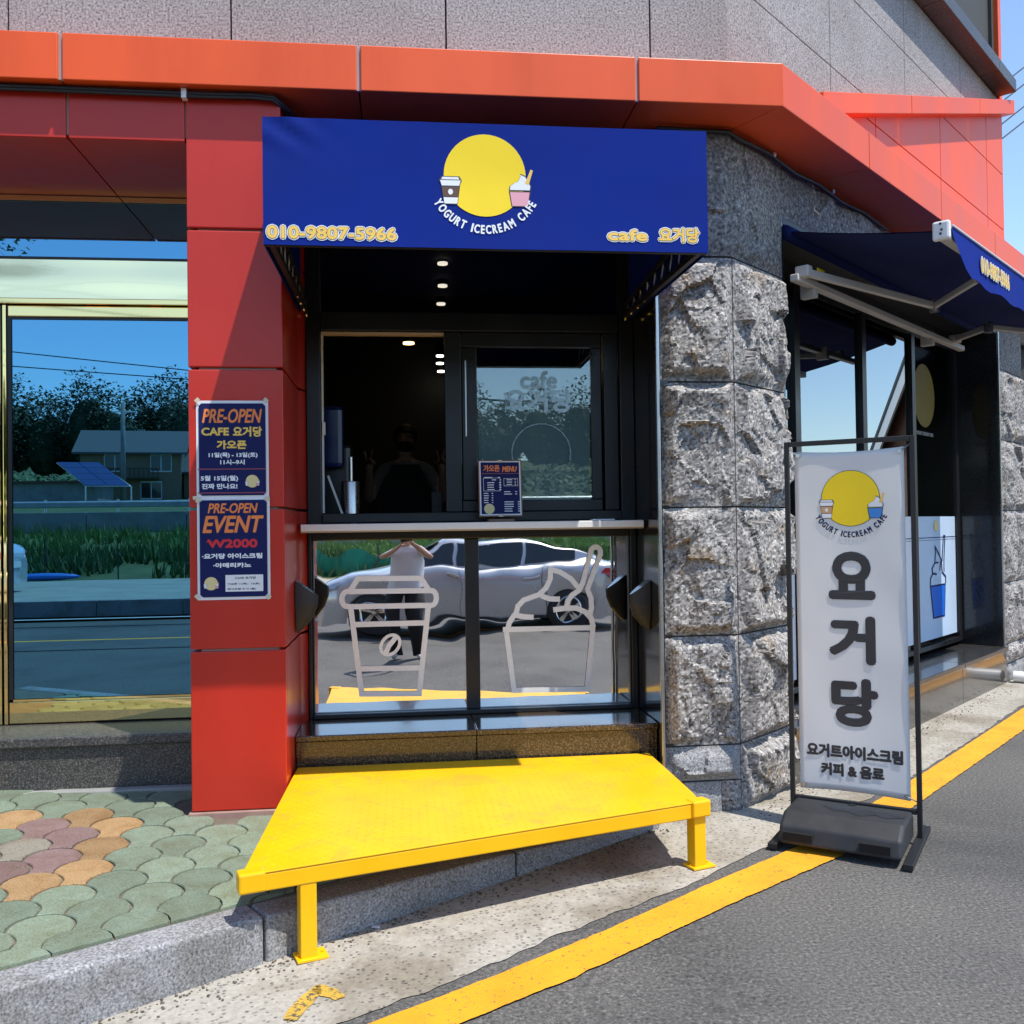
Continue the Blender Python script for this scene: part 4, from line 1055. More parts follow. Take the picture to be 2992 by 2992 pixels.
# corner guards
for c_, dd in ((FL + fd * .035, fd), (FR - fd * .0, fd)):
    MB().obox((c_[0] - fn[0] * .02, c_[1] - fn[1] * .02, ZPT - .030), dd * .045, fn * .032, np.array([0, 0, .035])).build('corner_guard', M['yellow'], PL, bevel=.008, seg=2)
for x_, y_ in ((578, 1822), (1293, 1634)):
    g_ = onG(x_, y_ - 6); gx_, gy_ = g_[0], g_[1] + .03; zg = gz(gx_)
    e_ = (np.array([gx_, gy_, 0]) - FL) @ fn
    gx_, gy_ = gx_ - fn[0] * (e_ + .034), gy_ - fn[1] * (e_ + .034)

    L_ = MB().obox((gx_, gy_, (ZPT - .068 + zg) / 2 + .004), fd * .029, fn * .029, np.array([0, 0, (ZPT - .068 - zg) / 2 - .003])).build('leg', M['yellow'], PL, bevel=.004)
    MB().obox((gx_ + fd[0] * .012, gy_ + fd[1] * .012, zg + .011), fd * .055, fn * .042, np.array([0, 0, .005])).build('foot_plate', M['yellow'], L_, bevel=.002)
    for k_ in (-1, 1):
        MB().tube([(gx_ + fd[0] * (.012 + .043 * k_), gy_ + fd[1] * (.012 + .043 * k_), zg + .013), (gx_ + fd[0] * (.012 + .043 * k_), gy_ + fd[1] * (.012 + .043 * k_), zg + .022)], .007, 6).build('bolt', M['yellow'], L_)
for x_, y_ in ((-.40, 4.66), (1.1, 4.66)):
    MB().box(x_ - .025, x_ + .025, y_ - .025, y_ + .025, (.02 if x_ > 0 else .16), ZPT - .07).build('leg', M['yellow'], PL, bevel=.004)

# ---- posters on the red pillar
def poster(label, z0d, z1d, xl0, xr0, n):
    pc = onY((xl0 + xr0) / 2, (z0d + z1d) / 2, YP); w = onY(xr0, z0d, YP)[0] - onY(xl0, z0d, YP)[0]; h = onY(440, z0d, YP)[2] - onY(440, z1d, YP)[2]
    t = thing('poster', label, 'poster', (pc[0], YP, pc[2] - h / 2), 0, 'posters taped to the red pillar')
    yo = YP - .002 - .0015 * n
    mb = MB(); nn = 14
    for j in range(nn + 1):
        for i in range(nn + 1):
            u, v = i / nn - .5, j / nn - .5
            mb.v.append((pc[0] + w * u, yo - .0022 * (noise.noise(Vector((u * 3, v * 3, n))) + .4) * (1 - 3.2 * u * u) , pc[2] + h * v))
    mb.f = [(j * (nn + 1) + i, j * (nn + 1) + i + 1, (j + 1) * (nn + 1) + i + 1, (j + 1) * (nn + 1) + i) for j in range(nn) for i in range(nn)]
    mb.build('sheet', M['paper'], t, smooth=True)
    P = Plane((pc[0], yo - .0045, pc[2]), (1, 0, 0), (0, 0, 1))
    q = w / 2 - .012; hh = h / 2 - .013; c = .012
    patch(P, [(-q + c, -hh), (q - c, -hh), (q, -hh + c), (q, hh - c), (q - c, hh), (-q + c, hh), (-q, hh - c), (-q, -hh + c)], M['print_navy'], t, .0004, 'print_field')
    return t, P, w, h
def zp(x, y, P):       # pixel of the 935x1932 enlargement of the posters -> plane coords
    p = onY((540 + x / 3.1167) / K, (1150 + y / 3.1161) / K, YP); return p[0] - P.c[0], p[2] - P.c[2]
def L_(s, P, t, x0, x1, y0, y1, m, bold=0, shear=0):
    a = zp(x0, y1, P); b = zp(x1, y0, P)
    lettering(s, P, (a[0] + b[0]) / 2, (a[1] + b[1]) / 2, m, t, w=b[0] - a[0] - 2 * bold, h=b[1] - a[1] - 2 * bold, bold=bold, shear=shear, o=.0012)
t1, P1, w1, h1 = poster('upper navy pre-open poster with orange title taped to red pillar', 756, 940, 371, 507, 0)
L_('PRE-OPEN', P1, t1, 160, 705, 140, 270, M['print_orange'], .0018, .25)
L_('CAFE', P1, t1, 155, 405, 310, 385, M['print_gold'], .0021)
L_('요거당', P1, t1, 440, 705, 300, 395, M['print_gold'], .0021)
L_('가오픈', P1, t1, 293, 565, 425, 508, M['print_gold'], .0021)
L_('11일(목) - 13일(토)', P1, t1, 220, 665, 535, 590, M['print_white'], .0011)
L_('11시~9시', P1, t1, 325, 548, 600, 650, M['print_white'], .0011)
L_('5월 15일(월)', P1, t1, 148, 488, 745, 805, M['print_white'], .0011)
L_('진짜 만나요!', P1, t1, 158, 482, 818, 872, M['print_white'], .0011)
for yy in (690, 907):
    a = zp(122, yy, P1); b = zp(740, yy, P1); patch(P1, rect(a[0], b[0], a[1] - .0025, a[1] + .0025), plain('poster_rule', (.25, .05, .08), .5), t1, .0011, 'rule')
a = zp(617, 798, P1); emblem(P1, .029, t1, 'print_pink', 'print_white', M['print_white'], False, a[0], a[1], False, 'print_cream')
t2, P2, w2, h2 = poster('lower navy event poster with red price taped to red pillar', 938, 1131, 373, 510, 1)
L_('PRE-OPEN', P2, t2, 212, 668, 995, 1092, M['print_orange'], .0015, .25)
L_('EVENT', P2, t2, 165, 722, 1108, 1272, M['print_orange'], .0028, .25)
L_('W2000', P2, t2, 208, 665, 1320, 1408, M['print_red'], .003)
a = zp(200, 1352, P2); b = zp(322, 1352, P2); patch(P2, rect(a[0], b[0], a[1] - .0018, a[1] + .0018), M['print_red'], t2, .0022, 'print_bar')
L_('·요거당 아이스크림', P2, t2, 160, 708, 1448, 1508, M['print_white'], .0015)
L_('·아메리카노', P2, t2, 262, 608, 1535, 1588, M['print_white'], .0015)
a = zp(375, 1803, P2); b = zp(716, 1645, P2); patch(P2, rect(a[0], b[0], a[1], b[1]), M['paper'], t2, .0011, 'print_box')
L_('CAFE 요거당', P2, t2, 460, 650, 1662, 1690, M['print_dark'], .0004)
L_('가오픈 11(목) - 13(토)', P2, t2, 392, 685, 1718, 1745, M['print_dark'], .0004)
L_('정식오픈 5/15 (월)', P2, t2, 392, 650, 1765, 1790, M['print_dark'], .0004)
a = zp(243, 1730, P2); emblem(P2, .030, t2, 'print_pink', 'print_white', M['print_white'], False, a[0], a[1], False, 'print_cream')
for tt, P, lst in ((t1, P1, ((115, 62, .78), (742, 62, -.78), (100, 950, .1), (755, 955, 0.1))), (t2, P2, ((118, 1850, -.78), (768, 1850, .78), (125, 975, .8)))):
    for x_, y_, r_ in lst:
        a = zp(x_, y_, P); MB().poly([P(a[0] + (u * cos(r_) - v * sin(r_)), a[1] + (u * sin(r_) + v * cos(r_)), .004) for u, v in ((-.011, -.008), (.011, -.008), (.011, .008), (-.011, .008))]).build('tape', M['tape'], tt)

# ---- menu board on the shelf
MN = thing('menu_board', 'small navy menu sheet taped to a brown clipboard on the shelf', 'menu', (onY(945, 980, 5.06)[0], 5.06, 1.479))
mu = np.array([0, .13, 1.0]); PM = Plane(onY(944, 921, 5.06) + np.array([0, -.0, 0]), (1, .02, 0), mu)
hw, hh = .118, .155
MB().extr([PM(a, b, -.008) for a, b in rect(-hw, hw, -hh, hh)], PM.n * .007).build('clipboard', M['wood'], MN, bevel=.006)
patch(PM, rect(-hw + .007, hw - .007, -hh + .008, hh - .008), M['paper'], MN, .0005, 'sheet')
patch(PM, rect(-hw + .014, hw - .014, -hh + .015, hh - .014), M['print_navy'], MN, .001, 'print_field')
lettering('가오픈', PM, -.045, .108, M['print_orange'], MN, w=.085, h=.034, bold=.0016, o=.0015)
lettering('MENU', PM, .052, .104, M['print_orange'], MN, w=.078, h=.028, bold=.0016, shear=.2, o=.0015)
patch(PM, rect(-hw + .016, hw - .016, .078, .081), plain('menu_rule', (.35, .08, .06), .5), MN, .0014, 'rule')
lm = MB(); r9 = random.Random(4)
for x_, yt_, w_, n_ in ((-.085, .058, .085, 1), (-.045, .045, .05, 1), (-.07, .030, .075, 4), (.035, .045, .05, 3), (-.09, -.028, .05, 5), (.02, -.020, .07, 2), (.02, -.075, .085, 5)):
    for i in range(n_):
        y_ = yt_ - i * .0125
        lm.add([PM(a, b, .0015) for a, b in rect(x_, x_ + w_ * r9.uniform(.45, .62), y_ - .0022, y_ + .0022)], [(0, 1, 2, 3)])
        lm.add([PM(a, b, .0015) for a, b in rect(x_ + w_ * .85, x_ + w_, y_ - .0022, y_ + .0022)], [(0, 1, 2, 3)])
tag(lm.build('small_print', M['print_white'], MN), kind='stuff')
for a in ((-.09, .0, -.015, .055), (.02, .095, .012, .052)): ribbon([(a[0], a[2]), (a[1], a[2]), (a[1], a[3]), (a[0], a[3])], .0018, PM, M['print_white'], MN, .0013, True)
patch(PM, disc_pts(-.062, -.112, .028), M['print_cream'], MN, .002, 'emblem_disc')
for y_ in (.147, -.148): patch(PM, rect(-.012, .012, y_ - .007, y_ + .007), M['tape'], MN, .003, 'tape')
MB().box(MN.location.x - .07, MN.location.x + .07, 5.02, 5.12, 1.479, 1.494).build('stand_foot', M['wood'], MN, bevel=.003)

# ---- black wall lamps with slanted glass tops
def lamp(label, xw, yc, zc_, sgn, rot=0):
    t = thing('wall_lamp', label, 'lamp', (xw, yc, zc_ - .13), 0, 'black wall lamps on the niche walls')
    mb = MB(); n_ = 18; R2 = .052; prof = []
    for i in range(n_ + 1):
        a = pi * i / n_ - pi / 2; prof.append((cos(a), sin(a)))
    rings = []
    for zz, kk in ((-.135, .10), (-.11, .38), (-.06, .78), (0, 1.0), (.04, 1.02)):
        rings.append([(xw + sgn * (.003 + .105 * kk * c), yc + R2 * (.35 + .65 * kk) * s_, zc_ + zz) for c, s_ in prof])
    rings.append([(xw + sgn * (.003 + .105 * c), yc + R2 * s_, zc_ + .125 - .075 * c) for c, s_ in prof])
    k = len(prof); vs = [p for r in rings for p in r]
    fs = [(j * k + i, j * k + i + 1, (j + 1) * k + i + 1, (j + 1) * k + i) for j in range(len(rings) - 1) for i in range(k - 1)] + [tuple(range(k))]
    fs += [(j * k, (j + 1) * k, (j + 1) * k + k - 1, j * k + k - 1) for j in range(len(rings) - 1)]
    mb.add(vs, fs).build('housing', M['rubber'], t)
    top = [(xw + sgn * (.003 + .098 * c), yc + R2 * .93 * s_, zc_ + .126 - .073 * c) for c, s_ in prof]
    MB().poly(top).build('glass_top', plain('lamp_glass', (.35, .36, .38), .08), t)
p_ = onY(880, 1000, 4.85)
lamp('black wedge shaped wall lamp on the red side of the pillar', XR + .002, 4.86, float(onY(577, 1142, 4.86)[2]), 1)
lamp('black wedge shaped wall lamp on the polished black jamb', 1.279, 4.92, float(onY(1205, 1140, 4.92)[2]), -1)

# ---- banner stand
fr0, fl0 = np.array([2.277, 4.04, 0]), np.array([1.828, 4.376, 0])
bd = (fr0 - fl0); BWID = np.linalg.norm(bd); bd /= BWID; bang = atan2(bd[1], bd[0])
BN = thing('banner_stand', 'white vertical shop banner in a black frame with weighted rubber base', 'banner', ((fr0 + fl0) / 2), bang)
hwB = BWID / 2; bt = .022
def bb(name, m, x0, x1, y0, y1, z0, z1, bevel=.003, parent=None): return MB().box(x0, x1, y0, y1, z0, z1).build(name, m, parent or BN, local=True, bevel=bevel)
for sx in (-1, 1): bb('upright', M['black'], sx * hwB - bt / 2, sx * hwB + bt / 2, -bt / 2, bt / 2, .03, 1.838)
bb('top_bar', M['black'], -hwB + bt / 2 + .001, hwB - bt / 2 - .001, -bt / 2, bt / 2, 1.815, 1.838)
bb('lower_bar', M['black'], -hwB + bt / 2 + .001, hwB - bt / 2 - .001, -bt / 2, bt / 2, .135, .158)
for sx in (-1, 1): bb('foot_bar', M['black'], sx * hwB - .02, sx * hwB + .02, -.385, .20, .009, .034)
# weighted base: chamfered block with two grip holes
bs = MB(); hx = hwB - .024
bs.extr([(-hx, -.375, .036), (-hx, -.014, .036), (-hx, -.014, .135), (-hx, -.04, .158), (-hx, -.27, .158), (-hx, -.352, .115)], (2 * hx, 0, 0))
BASE = bs.build('weight_block', M['rubber'], BN, local=True, bevel=.022, seg=4)
for xh in (-.17, .15):
    o = MB().obox((xh, -.370, .074), np.array([.062, 0, 0]), np.array([0, .010, 0]), np.array([0, 0, .018])).build('grip_hole', plain('hole', (.003, .003, .003), .9), BASE); o.location = Vector((xh, -.370, .074)) - BASE.location
o = MB().tube([(0, -.06, .15), (0, -.06, .158)], .02, 10).build('cap', M['black'], BASE); o.location = Vector((0, -.06, .154)) - BASE.location
# water stain on the block
M['wet'] = plain('wet_rubber', (.012, .012, .013), .25, var=.1)
sh = [(-.12, .1), (-.03, .115), (.08, .11), (.19, .1), (.24, .06), (.17, .02), (.12, .045), (.06, .0), (.0, .05), (-.05, .03), (-.08, .06)]
o = MB().poly([(a, -.165 + (b - .06) * 1.0 , .1597) for a, b in sh]).build('water_stain', M['wet'], BASE); o.location = Vector(np.mean([((min(a for a, b in sh) + max(a for a, b in sh)) / 2, -.165 + (min(b for a, b in sh) + max(b for a, b in sh)) / 2 - .06, .1597)], axis=0)) - BASE.location
# cloth
cl = MB(); nx, nz = 22, 50; cw, z0_, z1_ = hwB - .036, .192, 1.79
def cloth_y(u, v): return .010 * sin(pi * v) * sin(pi * u) + .0035 * noise.noise(Vector((u * 2.5, v * 6, 1))) + .004 * math.exp(-((v - 1) ** 2 + (u - .0) ** 2) / .004)
for j in range(nz + 1):
    for i in range(nx + 1):
        u, v = i / nx, j / nz
        dip = -.012 * sin(pi * u) * math.exp(-(1 - v) / .03) + .010 * sin(pi * u) * math.exp(-v / .03)
        cl.v.append((-cw + 2 * cw * u, cloth_y(u, v), z0_ + (z1_ - z0_) * v + dip))
cl.f = [(j * (nx + 1) + i, j * (nx + 1) + i + 1, (j + 1) * (nx + 1) + i + 1, (j + 1) * (nx + 1) + i) for j in range(nz) for i in range(nx)]
CLO = cl.build('banner_cloth', M['banner'], BN, local=True, smooth=True)
CLO.modifiers.new('Solidify', 'SOLIDIFY').thickness = .001
for sx in (-1, 1):
    for zz in (z0_ + .02, z1_ - .02):
        MB().tube([(sx * (cw - .018), -.006, zz), (sx * (cw - .018), .006, zz)], .010, 10).build('eyelet', M['steel'], BN, local=True)
        MB().tube([(sx * (cw - .018), -.004, zz), (sx * (hwB - .01), 0, zz + (.03 if zz > 1 else -.02))], .003, 5).build('hook', M['steel'], BN, local=True)
PB = Plane((0, 0, 1.03), (1, 0, 0), (0, 0, 1)); PB.warp = lambda x, y: -cloth_y(min(1, max(0, (x + cw) / (2 * cw))), min(1, max(0, (y + 1.03 - z0_) / (z1_ - z0_)))) + .0015
def bpx(x, y):      # photo point on the banner plane -> local coords
    d = ray(x, y); nrm = np.array([bd[1], -bd[0], 0]); c0 = (fr0 + fl0) / 2
    p = CAMP + d * ((c0 - CAMP) @ nrm) / (d @ nrm); return float((p - c0) @ bd), float(p[2] - 1.03)

x, y = bpx(1604, 940); emblem(PB, .128, BN, 'print_blue', 'print_tan', M['print_navy'], True, x, y, local=True)
for s_, x_, y_ in (('요', 1606, 1086), ('거', 1607, 1208), ('당', 1612, 1326)):
    x, y = bpx(x_, y_); lettering(s_, PB, x, y, M['print_dark'], BN, w=.185, h=.20, bold=.012, o=.001, local=True)
x, y = bpx(1611, 1421); lettering('요거트아이스크림', PB, x, y, M['print_dark'], BN, w=.42, h=.058, bold=.0036, o=.001, local=True)
x, y = bpx(1608, 1455); lettering('커피 & 음료', PB, x, y, M['print_dark'], BN, w=.275, h=.054, bold=.0036, o=.001, local=True)

# ---- white drain pipe
p_ = SP(4.9, .05, .075)
DP = thing('drain_pipe', 'short white plastic drain pipe lying at the foot of the far stone pier', 'pipe', SP(4.9, .15, 0))
MB().tube([SP(4.93, .06, .06), SP(4.98, .36, .05)], .048, 14, False).build('pipe', M['white'], DP, smooth=True)
MB().tube([SP(4.93, .06, .06), SP(4.98, .358, .05)], .044, 14, False).build('bore', M['cement'], DP, smooth=True)
MB().tube([SP(4.972, .31, .0517), SP(4.98, .362, .05)], .053, 14, False).build('collar', M['white'], DP, smooth=True)
# ================================================================== INSIDE THE SHOP
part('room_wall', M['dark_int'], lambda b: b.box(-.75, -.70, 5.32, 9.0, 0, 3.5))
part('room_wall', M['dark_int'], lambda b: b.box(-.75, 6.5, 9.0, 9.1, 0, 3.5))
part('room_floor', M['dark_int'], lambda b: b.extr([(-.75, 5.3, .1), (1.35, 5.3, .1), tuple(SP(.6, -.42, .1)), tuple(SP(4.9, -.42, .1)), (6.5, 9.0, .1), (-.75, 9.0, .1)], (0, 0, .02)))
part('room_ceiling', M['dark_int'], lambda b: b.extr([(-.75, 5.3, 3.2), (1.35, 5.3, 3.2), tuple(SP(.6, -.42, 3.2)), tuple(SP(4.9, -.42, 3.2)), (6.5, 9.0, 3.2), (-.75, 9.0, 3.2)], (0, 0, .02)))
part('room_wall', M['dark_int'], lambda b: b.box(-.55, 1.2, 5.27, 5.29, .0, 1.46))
part('worktop', M['black'], lambda b: b.box(-.68, 1.3, 5.30, 5.85, 1.05, 1.10), bevel=.004)
E_WARM = emit('warm_downlight', (1.0, .55, .22), 3.5); E_WHITE = emit('spotlight', (1.0, .92, .75), 3.0)
def inroom(x, y, Y): return onY(x, y, Y)
for x_, y_, Y_, m_, lab in ((771, 649, 7.6, E_WARM, 'warm recessed ceiling light seen through the open sash'),
                       (830, 673, 8.4, E_WHITE, 'uppermost of three small ceiling spotlights seen through the open sash'), (830, 687, 8.6, E_WHITE, 'middle of three small ceiling spotlights seen through the open sash'), (832, 702, 8.8, E_WHITE, 'lowest of three small ceiling spotlights seen through the open sash'),
                       (835, 499, 6.2, E_WHITE, 'uppermost of three spotlights behind the glass under the canopy'), (835, 541, 6.7, E_WHITE, 'middle of three spotlights behind the glass under the canopy'), (832, 575, 7.2, E_WHITE, 'lowest of three spotlights behind the glass under the canopy')):
    p = inroom(x_, y_, Y_); r = .045 if m_ is E_WARM else .034
    t = thing('ceiling_light', lab, 'light', p, 0, 'ceiling lights inside the shop')
    MB().tube([p, p + np.array([0, 0, .012])], r, 14).build('lens', m_, t); MB().tube([p + np.array([0, .0, .013]), p + np.array([0, .0, .10])], r * 1.05, 12).build('can', M['black'], t)
    MB().tube([p + np.array([0, 0, .10]), (p[0], p[1], max(3.2, p[2] + .12))], .008, 6).build('stem', M['black'], t)
# air conditioner seen dimly in the top light
tag(MB().box(.35, 1.0, 7.4, 7.7, 2.98, 3.15).build('air_conditioner', plain('ac_grey', (.2, .2, .2), .5), bevel=.02), 'dim grey box air conditioner near the ceiling behind the top glass', 'air conditioner')
# coffee machine, canisters at the left
CM = thing('coffee_machine', 'dark coffee machine with steel jug at the left of the open sash', 'coffee machine', (-.40, 5.65, 1.10))
MB().box(-.56, -.26, 5.50, 5.8, 1.10, 1.5).build('body', M['sash'], CM, bevel=.02)
MB().box(-.5, -.30, 5.55, 5.75, 1.5, 1.95).build('bean_hopper', M['sash'], CM, bevel=.03)
MB().box(-.52, -.34, 5.47, 5.54, 1.80, 2.16).build('blue_tank', plain('blue_tank', (.006, .016, .09), .25), CM, bevel=.03)
MB().tube([(-.30, 5.46, 1.72), (-.30, 5.46, 1.86)], .012, 8).build('tap', M['steel'], CM)
tag(MB().tube([(-.30, 5.42, 1.10), (-.30, 5.42, 1.72)], .052, 18).build('steel_canister', M['steel'], smooth=True, bevel=.004), 'tall brushed steel canister beside the coffee machine', 'canister')
tag(MB().bar((-.42, 5.36, 1.75), (-.33, 5.36, 1.50), .012).build('white_straw_rod', M['white']), 'thin white rod leaning at the lower left of the open sash', 'rod')
tag(MB().box(.155, .22, 5.5, 5.55, 1.5, 1.66).build('card_terminal', M['black'], bevel=.006), 'small dark card terminal at the right of the open sash', 'terminal')
# pendant bulb behind the side window
pb = P0 + SD * 3.2 + SN * -1.1 + np.array([0, 0, 2.05]); 
d_ = ray(1557, 753); t_ = (P0 + SN * -1.0 - CAMP) @ SN / (d_ @ SN); pb = CAMP + d_ * t_
PB_ = thing('pendant_bulb', 'glowing filament bulb hanging behind the side street window', 'lamp', pb)
MB().ell(pb, .03, .03, .045, 10, 7).build('bulb', emit('bulb_glow', (1.0, .62, .28), 6), PB_, smooth=True); MB().tube([pb + np.array([0, 0, .045]), (pb[0], pb[1], 3.2)], .006, 6).build('cord', M['black'], PB_)

# ================================================================== PEOPLE
def skin_mesh(J, E, root, sub=2):
    names = list(J); me = bpy.data.meshes.new('body'); me.from_pydata([J[k][0] for k in names], [(names.index(a), names.index(b)) for a, b in E], [])
    o = bpy.data.objects.new('body', me); COL.objects.link(o)
    o.modifiers.new('Skin', 'SKIN'); s = o.modifiers.new('Sub', 'SUBSURF'); s.levels = s.render_levels = sub
    for i, k in enumerate(names):
        r = J[k][1]; me.skin_vertices[0].data[i].radius = r if hasattr(r, '__len__') else (r, r)
    me.skin_vertices[0].data[names.index(root)].use_root = True
    bpy.context.view_layer.update()
    out = bpy.data.meshes.new_from_object(o.evaluated_get(bpy.context.evaluated_depsgraph_get()))
    v = [tuple(p.co) for p in out.vertices]; f = [tuple(p.vertices) for p in out.polygons]
    bpy.data.objects.remove(o); bpy.data.meshes.remove(me); bpy.data.meshes.remove(out)
    return v, f
def finger(mb, a, dirs, L, r):
    p = np.array(a, float); pts = [p]
    for d, l in zip(dirs, L): p = p + np.array(d, float) / np.linalg.norm(d) * l; pts.append(p)
    mb.tube(pts, [r * k for k in (1.05, 1.0, .92, .7)[:len(pts)]], 6)
def person(name, label, loc, rz, J, E, hands, mats, classify, cat='person'):
    t = thing(name, label, cat, loc, rz)
    v, f = skin_mesh(J, E, 'pelvis')
    mb = MB(); mb.add(v, f)
    for (w, dirs_list, r) in hands:
        for a, dirs, L in dirs_list: finger(mb, a, dirs, L, r)
    o = mb.build('body', mats[0], t, local=True, smooth=True)
    for m in mats[1:]: o.data.materials.append(m)
    c = np.array(o.location)
    for p in o.data.polygons: p.material_index = classify(np.array(p.center) + c)
    return t
def legs_arms(sh=.185, hip=.10, H=1.60):
    J = {'pelvis': ((0, 0, .88), (.165, .12)), 'waist': ((0, 0, 1.02), (.145, .105)), 'chest': ((0, -.01, 1.19), (.165, .115)), 'upper': ((0, 0, 1.30), (.135, .09)), 'neck': ((0, 0, 1.385), .052), 'jaw': ((0, .02, 1.455), (.062, .072)), 'head': ((0, .01, 1.53), (.075, .092)), 'crown': ((0, 0, 1.59), (.055, .068))}
    E = [('pelvis', 'waist'), ('waist', 'chest'), ('chest', 'upper'), ('upper', 'neck'), ('neck', 'jaw'), ('jaw', 'head'), ('head', 'crown')]
    for s_, k in ((-1, 'l'), (1, 'r')):
        J.update({k + 'hip': ((s_ * hip, 0, .80), .095), k + 'knee': ((s_ * (hip + .02), .015, .46), .060), k + 'ank': ((s_ * (hip + .035), -.01, .09), .045), k + 'toe': ((s_ * (hip + .06), .13, .035), .036)})
        E += [('pelvis', k + 'hip'), (k + 'hip', k + 'knee'), (k + 'knee', k + 'ank'), (k + 'ank', k + 'toe')]
    return J, E
# photographer (seen in the mirror panes), phone held up at the camera's place
J, E = legs_arms()
for s_, k in ((-1, 'l'), (1, 'r')):
    J.update({k + 'sh': ((s_ * .165, 0, 1.30), .058), k + 'el': ((s_ * .27, .17, 1.22), .045), k + 'wr': ((s_ * .085, .345, 1.385), .028), k + 'palm': ((s_ * .062, .375, 1.425), (.030, .022))})
    E += [('upper', k + 'sh'), (k + 'sh', k + 'el'), (k + 'el', k + 'wr'), (k + 'wr', k + 'palm')]
hands = []
for s_ in (-1, 1):
    fl_ = []
    for i in range(4): fl_.append(((s_ * .075, .375, 1.418 + .012 * i), [(-s_ * .3, .35, .3), (-s_ * 1, .1, .15), (-s_ * 1, -.2, .0)], [.022, .016, .012]))
    fl_.append(((s_ * .055, .36, 1.41), [(-s_ * .4, -.2, -.3), (-s_ * 1, -.1, .2), (-s_ * .8, .0, .4)], [.02, .018, .014]))
    hands.append((None, fl_, .0078))
def cls1(p):
    x, y, z = p
    if z < .085: return 4
    if z < .90: return 3
    if z > 1.47 and (y < .03 or z > 1.57): return 2
    if z < 1.365 and y < .15 and (abs(x) < .26): return 1
    return 0
M['tee'] = plain('white_tee', (.70, .68, .70), .85, var=.1, vs=6, bump=.4, bs=9); M['trouser'] = plain('black_trouser', (.018, .018, .02), .9, var=.2); M['shoe'] = plain('white_shoe', (.6, .6, .6), .6)
ph = person('person', 'person in white tee and black trousers holding up a phone in the road', (.0, -.42, gz(0)), 0, J, E, hands, [M['skin'], M['tee'], M['hair'], M['trouser'], M['shoe']], cls1)
for s_ in (-1, 1): MB().ell((s_ * .03, .098, 1.53), .011, .006, .007, 8, 5).build('eye', M['black'], ph, local=True)
hr = MB(); hr.ell((0, -.02, 1.535), .092, .10, .098, 14, 9); hr.tube([(0, -.09, 1.52), (0, -.11, 1.40), (0, -.10, 1.28)], [.07, .065, .03], 8)
hr.build('hair', M['hair'], ph, local=True, smooth=True)
# loose lower half of the tee
tb = MB(); n_ = 24
for j, (z, rx, ry) in enumerate(((1.27, .182, .118), (1.15, .186, .135), (1.02, .182, .138), (.90, .192, .146), (.80, .205, .152))):
    for i in range(n_):
        a = 2 * pi * i / n_; k = 1 + (.05 * sin(a * 5 + j) + .02 * sin(a * 9)) * (j / 4); tb.v.append((rx * k * cos(a), ry * k * sin(a), z))
tb.f = [(j * n_ + i, j * n_ + (i + 1) % n_, (j + 1) * n_ + (i + 1) % n_, (j + 1) * n_ + i) for j in range(4) for i in range(n_)]
tb.build('tee_hem', M['tee'], ph, local=True, smooth=True)
for s_ in (-1, 1):    # straight trouser legs
    MB().tube([(s_ * .10, 0, .84), (s_ * .118, .012, .48), (s_ * .135, 0, .06)], [.108, .085, .082], 14).build('trouser_leg', M['trouser'], ph, local=True, smooth=True)
tag(MB().box(-.075, .075, -.030, -.022, 1.412, 1.484).build('phone', M['black'], bevel=.004), 'black phone held up sideways by the person in the road', 'phone')

# barista behind the counter, both hands raised
J, E = legs_arms()
for s_, k in ((-1, 'l'), (1, 'r')):
    J.update({k + 'sh': ((s_ * .17, 0, 1.30), .055), k + 'el': ((s_ * .27, -.05, 1.06), .042), k + 'wr': ((s_ * .26, -.20, 1.26), .027), k + 'palm': ((s_ * .255, -.215, 1.33), (.036, .02))})
    E += [('upper', k + 'sh'), (k + 'sh', k + 'el'), (k + 'el', k + 'wr'), (k + 'wr', k + 'palm')]
J['jaw'] = ((0, -.02, 1.455), (.062, .072)); J['head'] = ((0, -.01, 1.53), (.075, .092))
for k, s_ in (('l', -1), ('r', 1)): J[k + 'toe'] = ((s_ * .15, -.13, .035), .036)
hands = []
for s_ in (-1, 1):
    b0 = np.array([s_ * .255, -.22, 1.355])
    fl_ = [(b0 + [-.018, 0, 0], [(-.25, 0, 1)] * 3, [.03, .022, .018]), (b0 + [.004, 0, .002], [(.25, 0, 1)] * 3, [.032, .024, .02]),
           (b0 + [.018, 0, -.004], [(.1, -1, .3), (0, -.3, -1), (0, 1, -.5)], [.02, .018, .014]), (b0 + [.03, 0, -.014], [(.1, -1, .3), (0, -.3, -1), (0, 1, -.5)], [.018, .015, .012]),
           (b0 + [-s_ * .028, -.005, -.03], [(-s_ * .5, -.6, .6), (s_ * .6, -.5, .3), (s_ * 1, 0, 0)], [.022, .016, .014])]
    hands.append((None, fl_, .0085))
def cls2(p):
    x, y, z = p
    if z < .06: return 3
    if z < .90: return 3
    if z < 1.355 and abs(x) < .22 and y > -.16: return 1
    return 0
bp = onY(765, 835, 7.0)
br_ = person('person', 'person in black mask, visor and apron behind the open serving window, hands raised', (bp[0], 7.0, bp[2] - 1.50), 0, J, E, hands, [M['skin'], plain('grey_tee', (.22, .21, .20), .9), M['hair'], M['trouser']], cls2)
hr = MB(); hr.ell((0, .025, 1.55), .090, .10, .092, 14, 9); hr.ell((0, .12, 1.5), .04, .05, .06, 8, 6); hr.build('hair', M['hair'], br_, local=True, smooth=True)
mk = MB(); mk.ell((0, -.045, 1.468), .062, .062, .048, 14, 8); mk.build('mask', M['black'], br_, local=True, smooth=True)
MB().ell((0, -.05, 1.575), .085, .085, .012, 16, 5).build('visor', M['black'], br_, local=True, smooth=True)
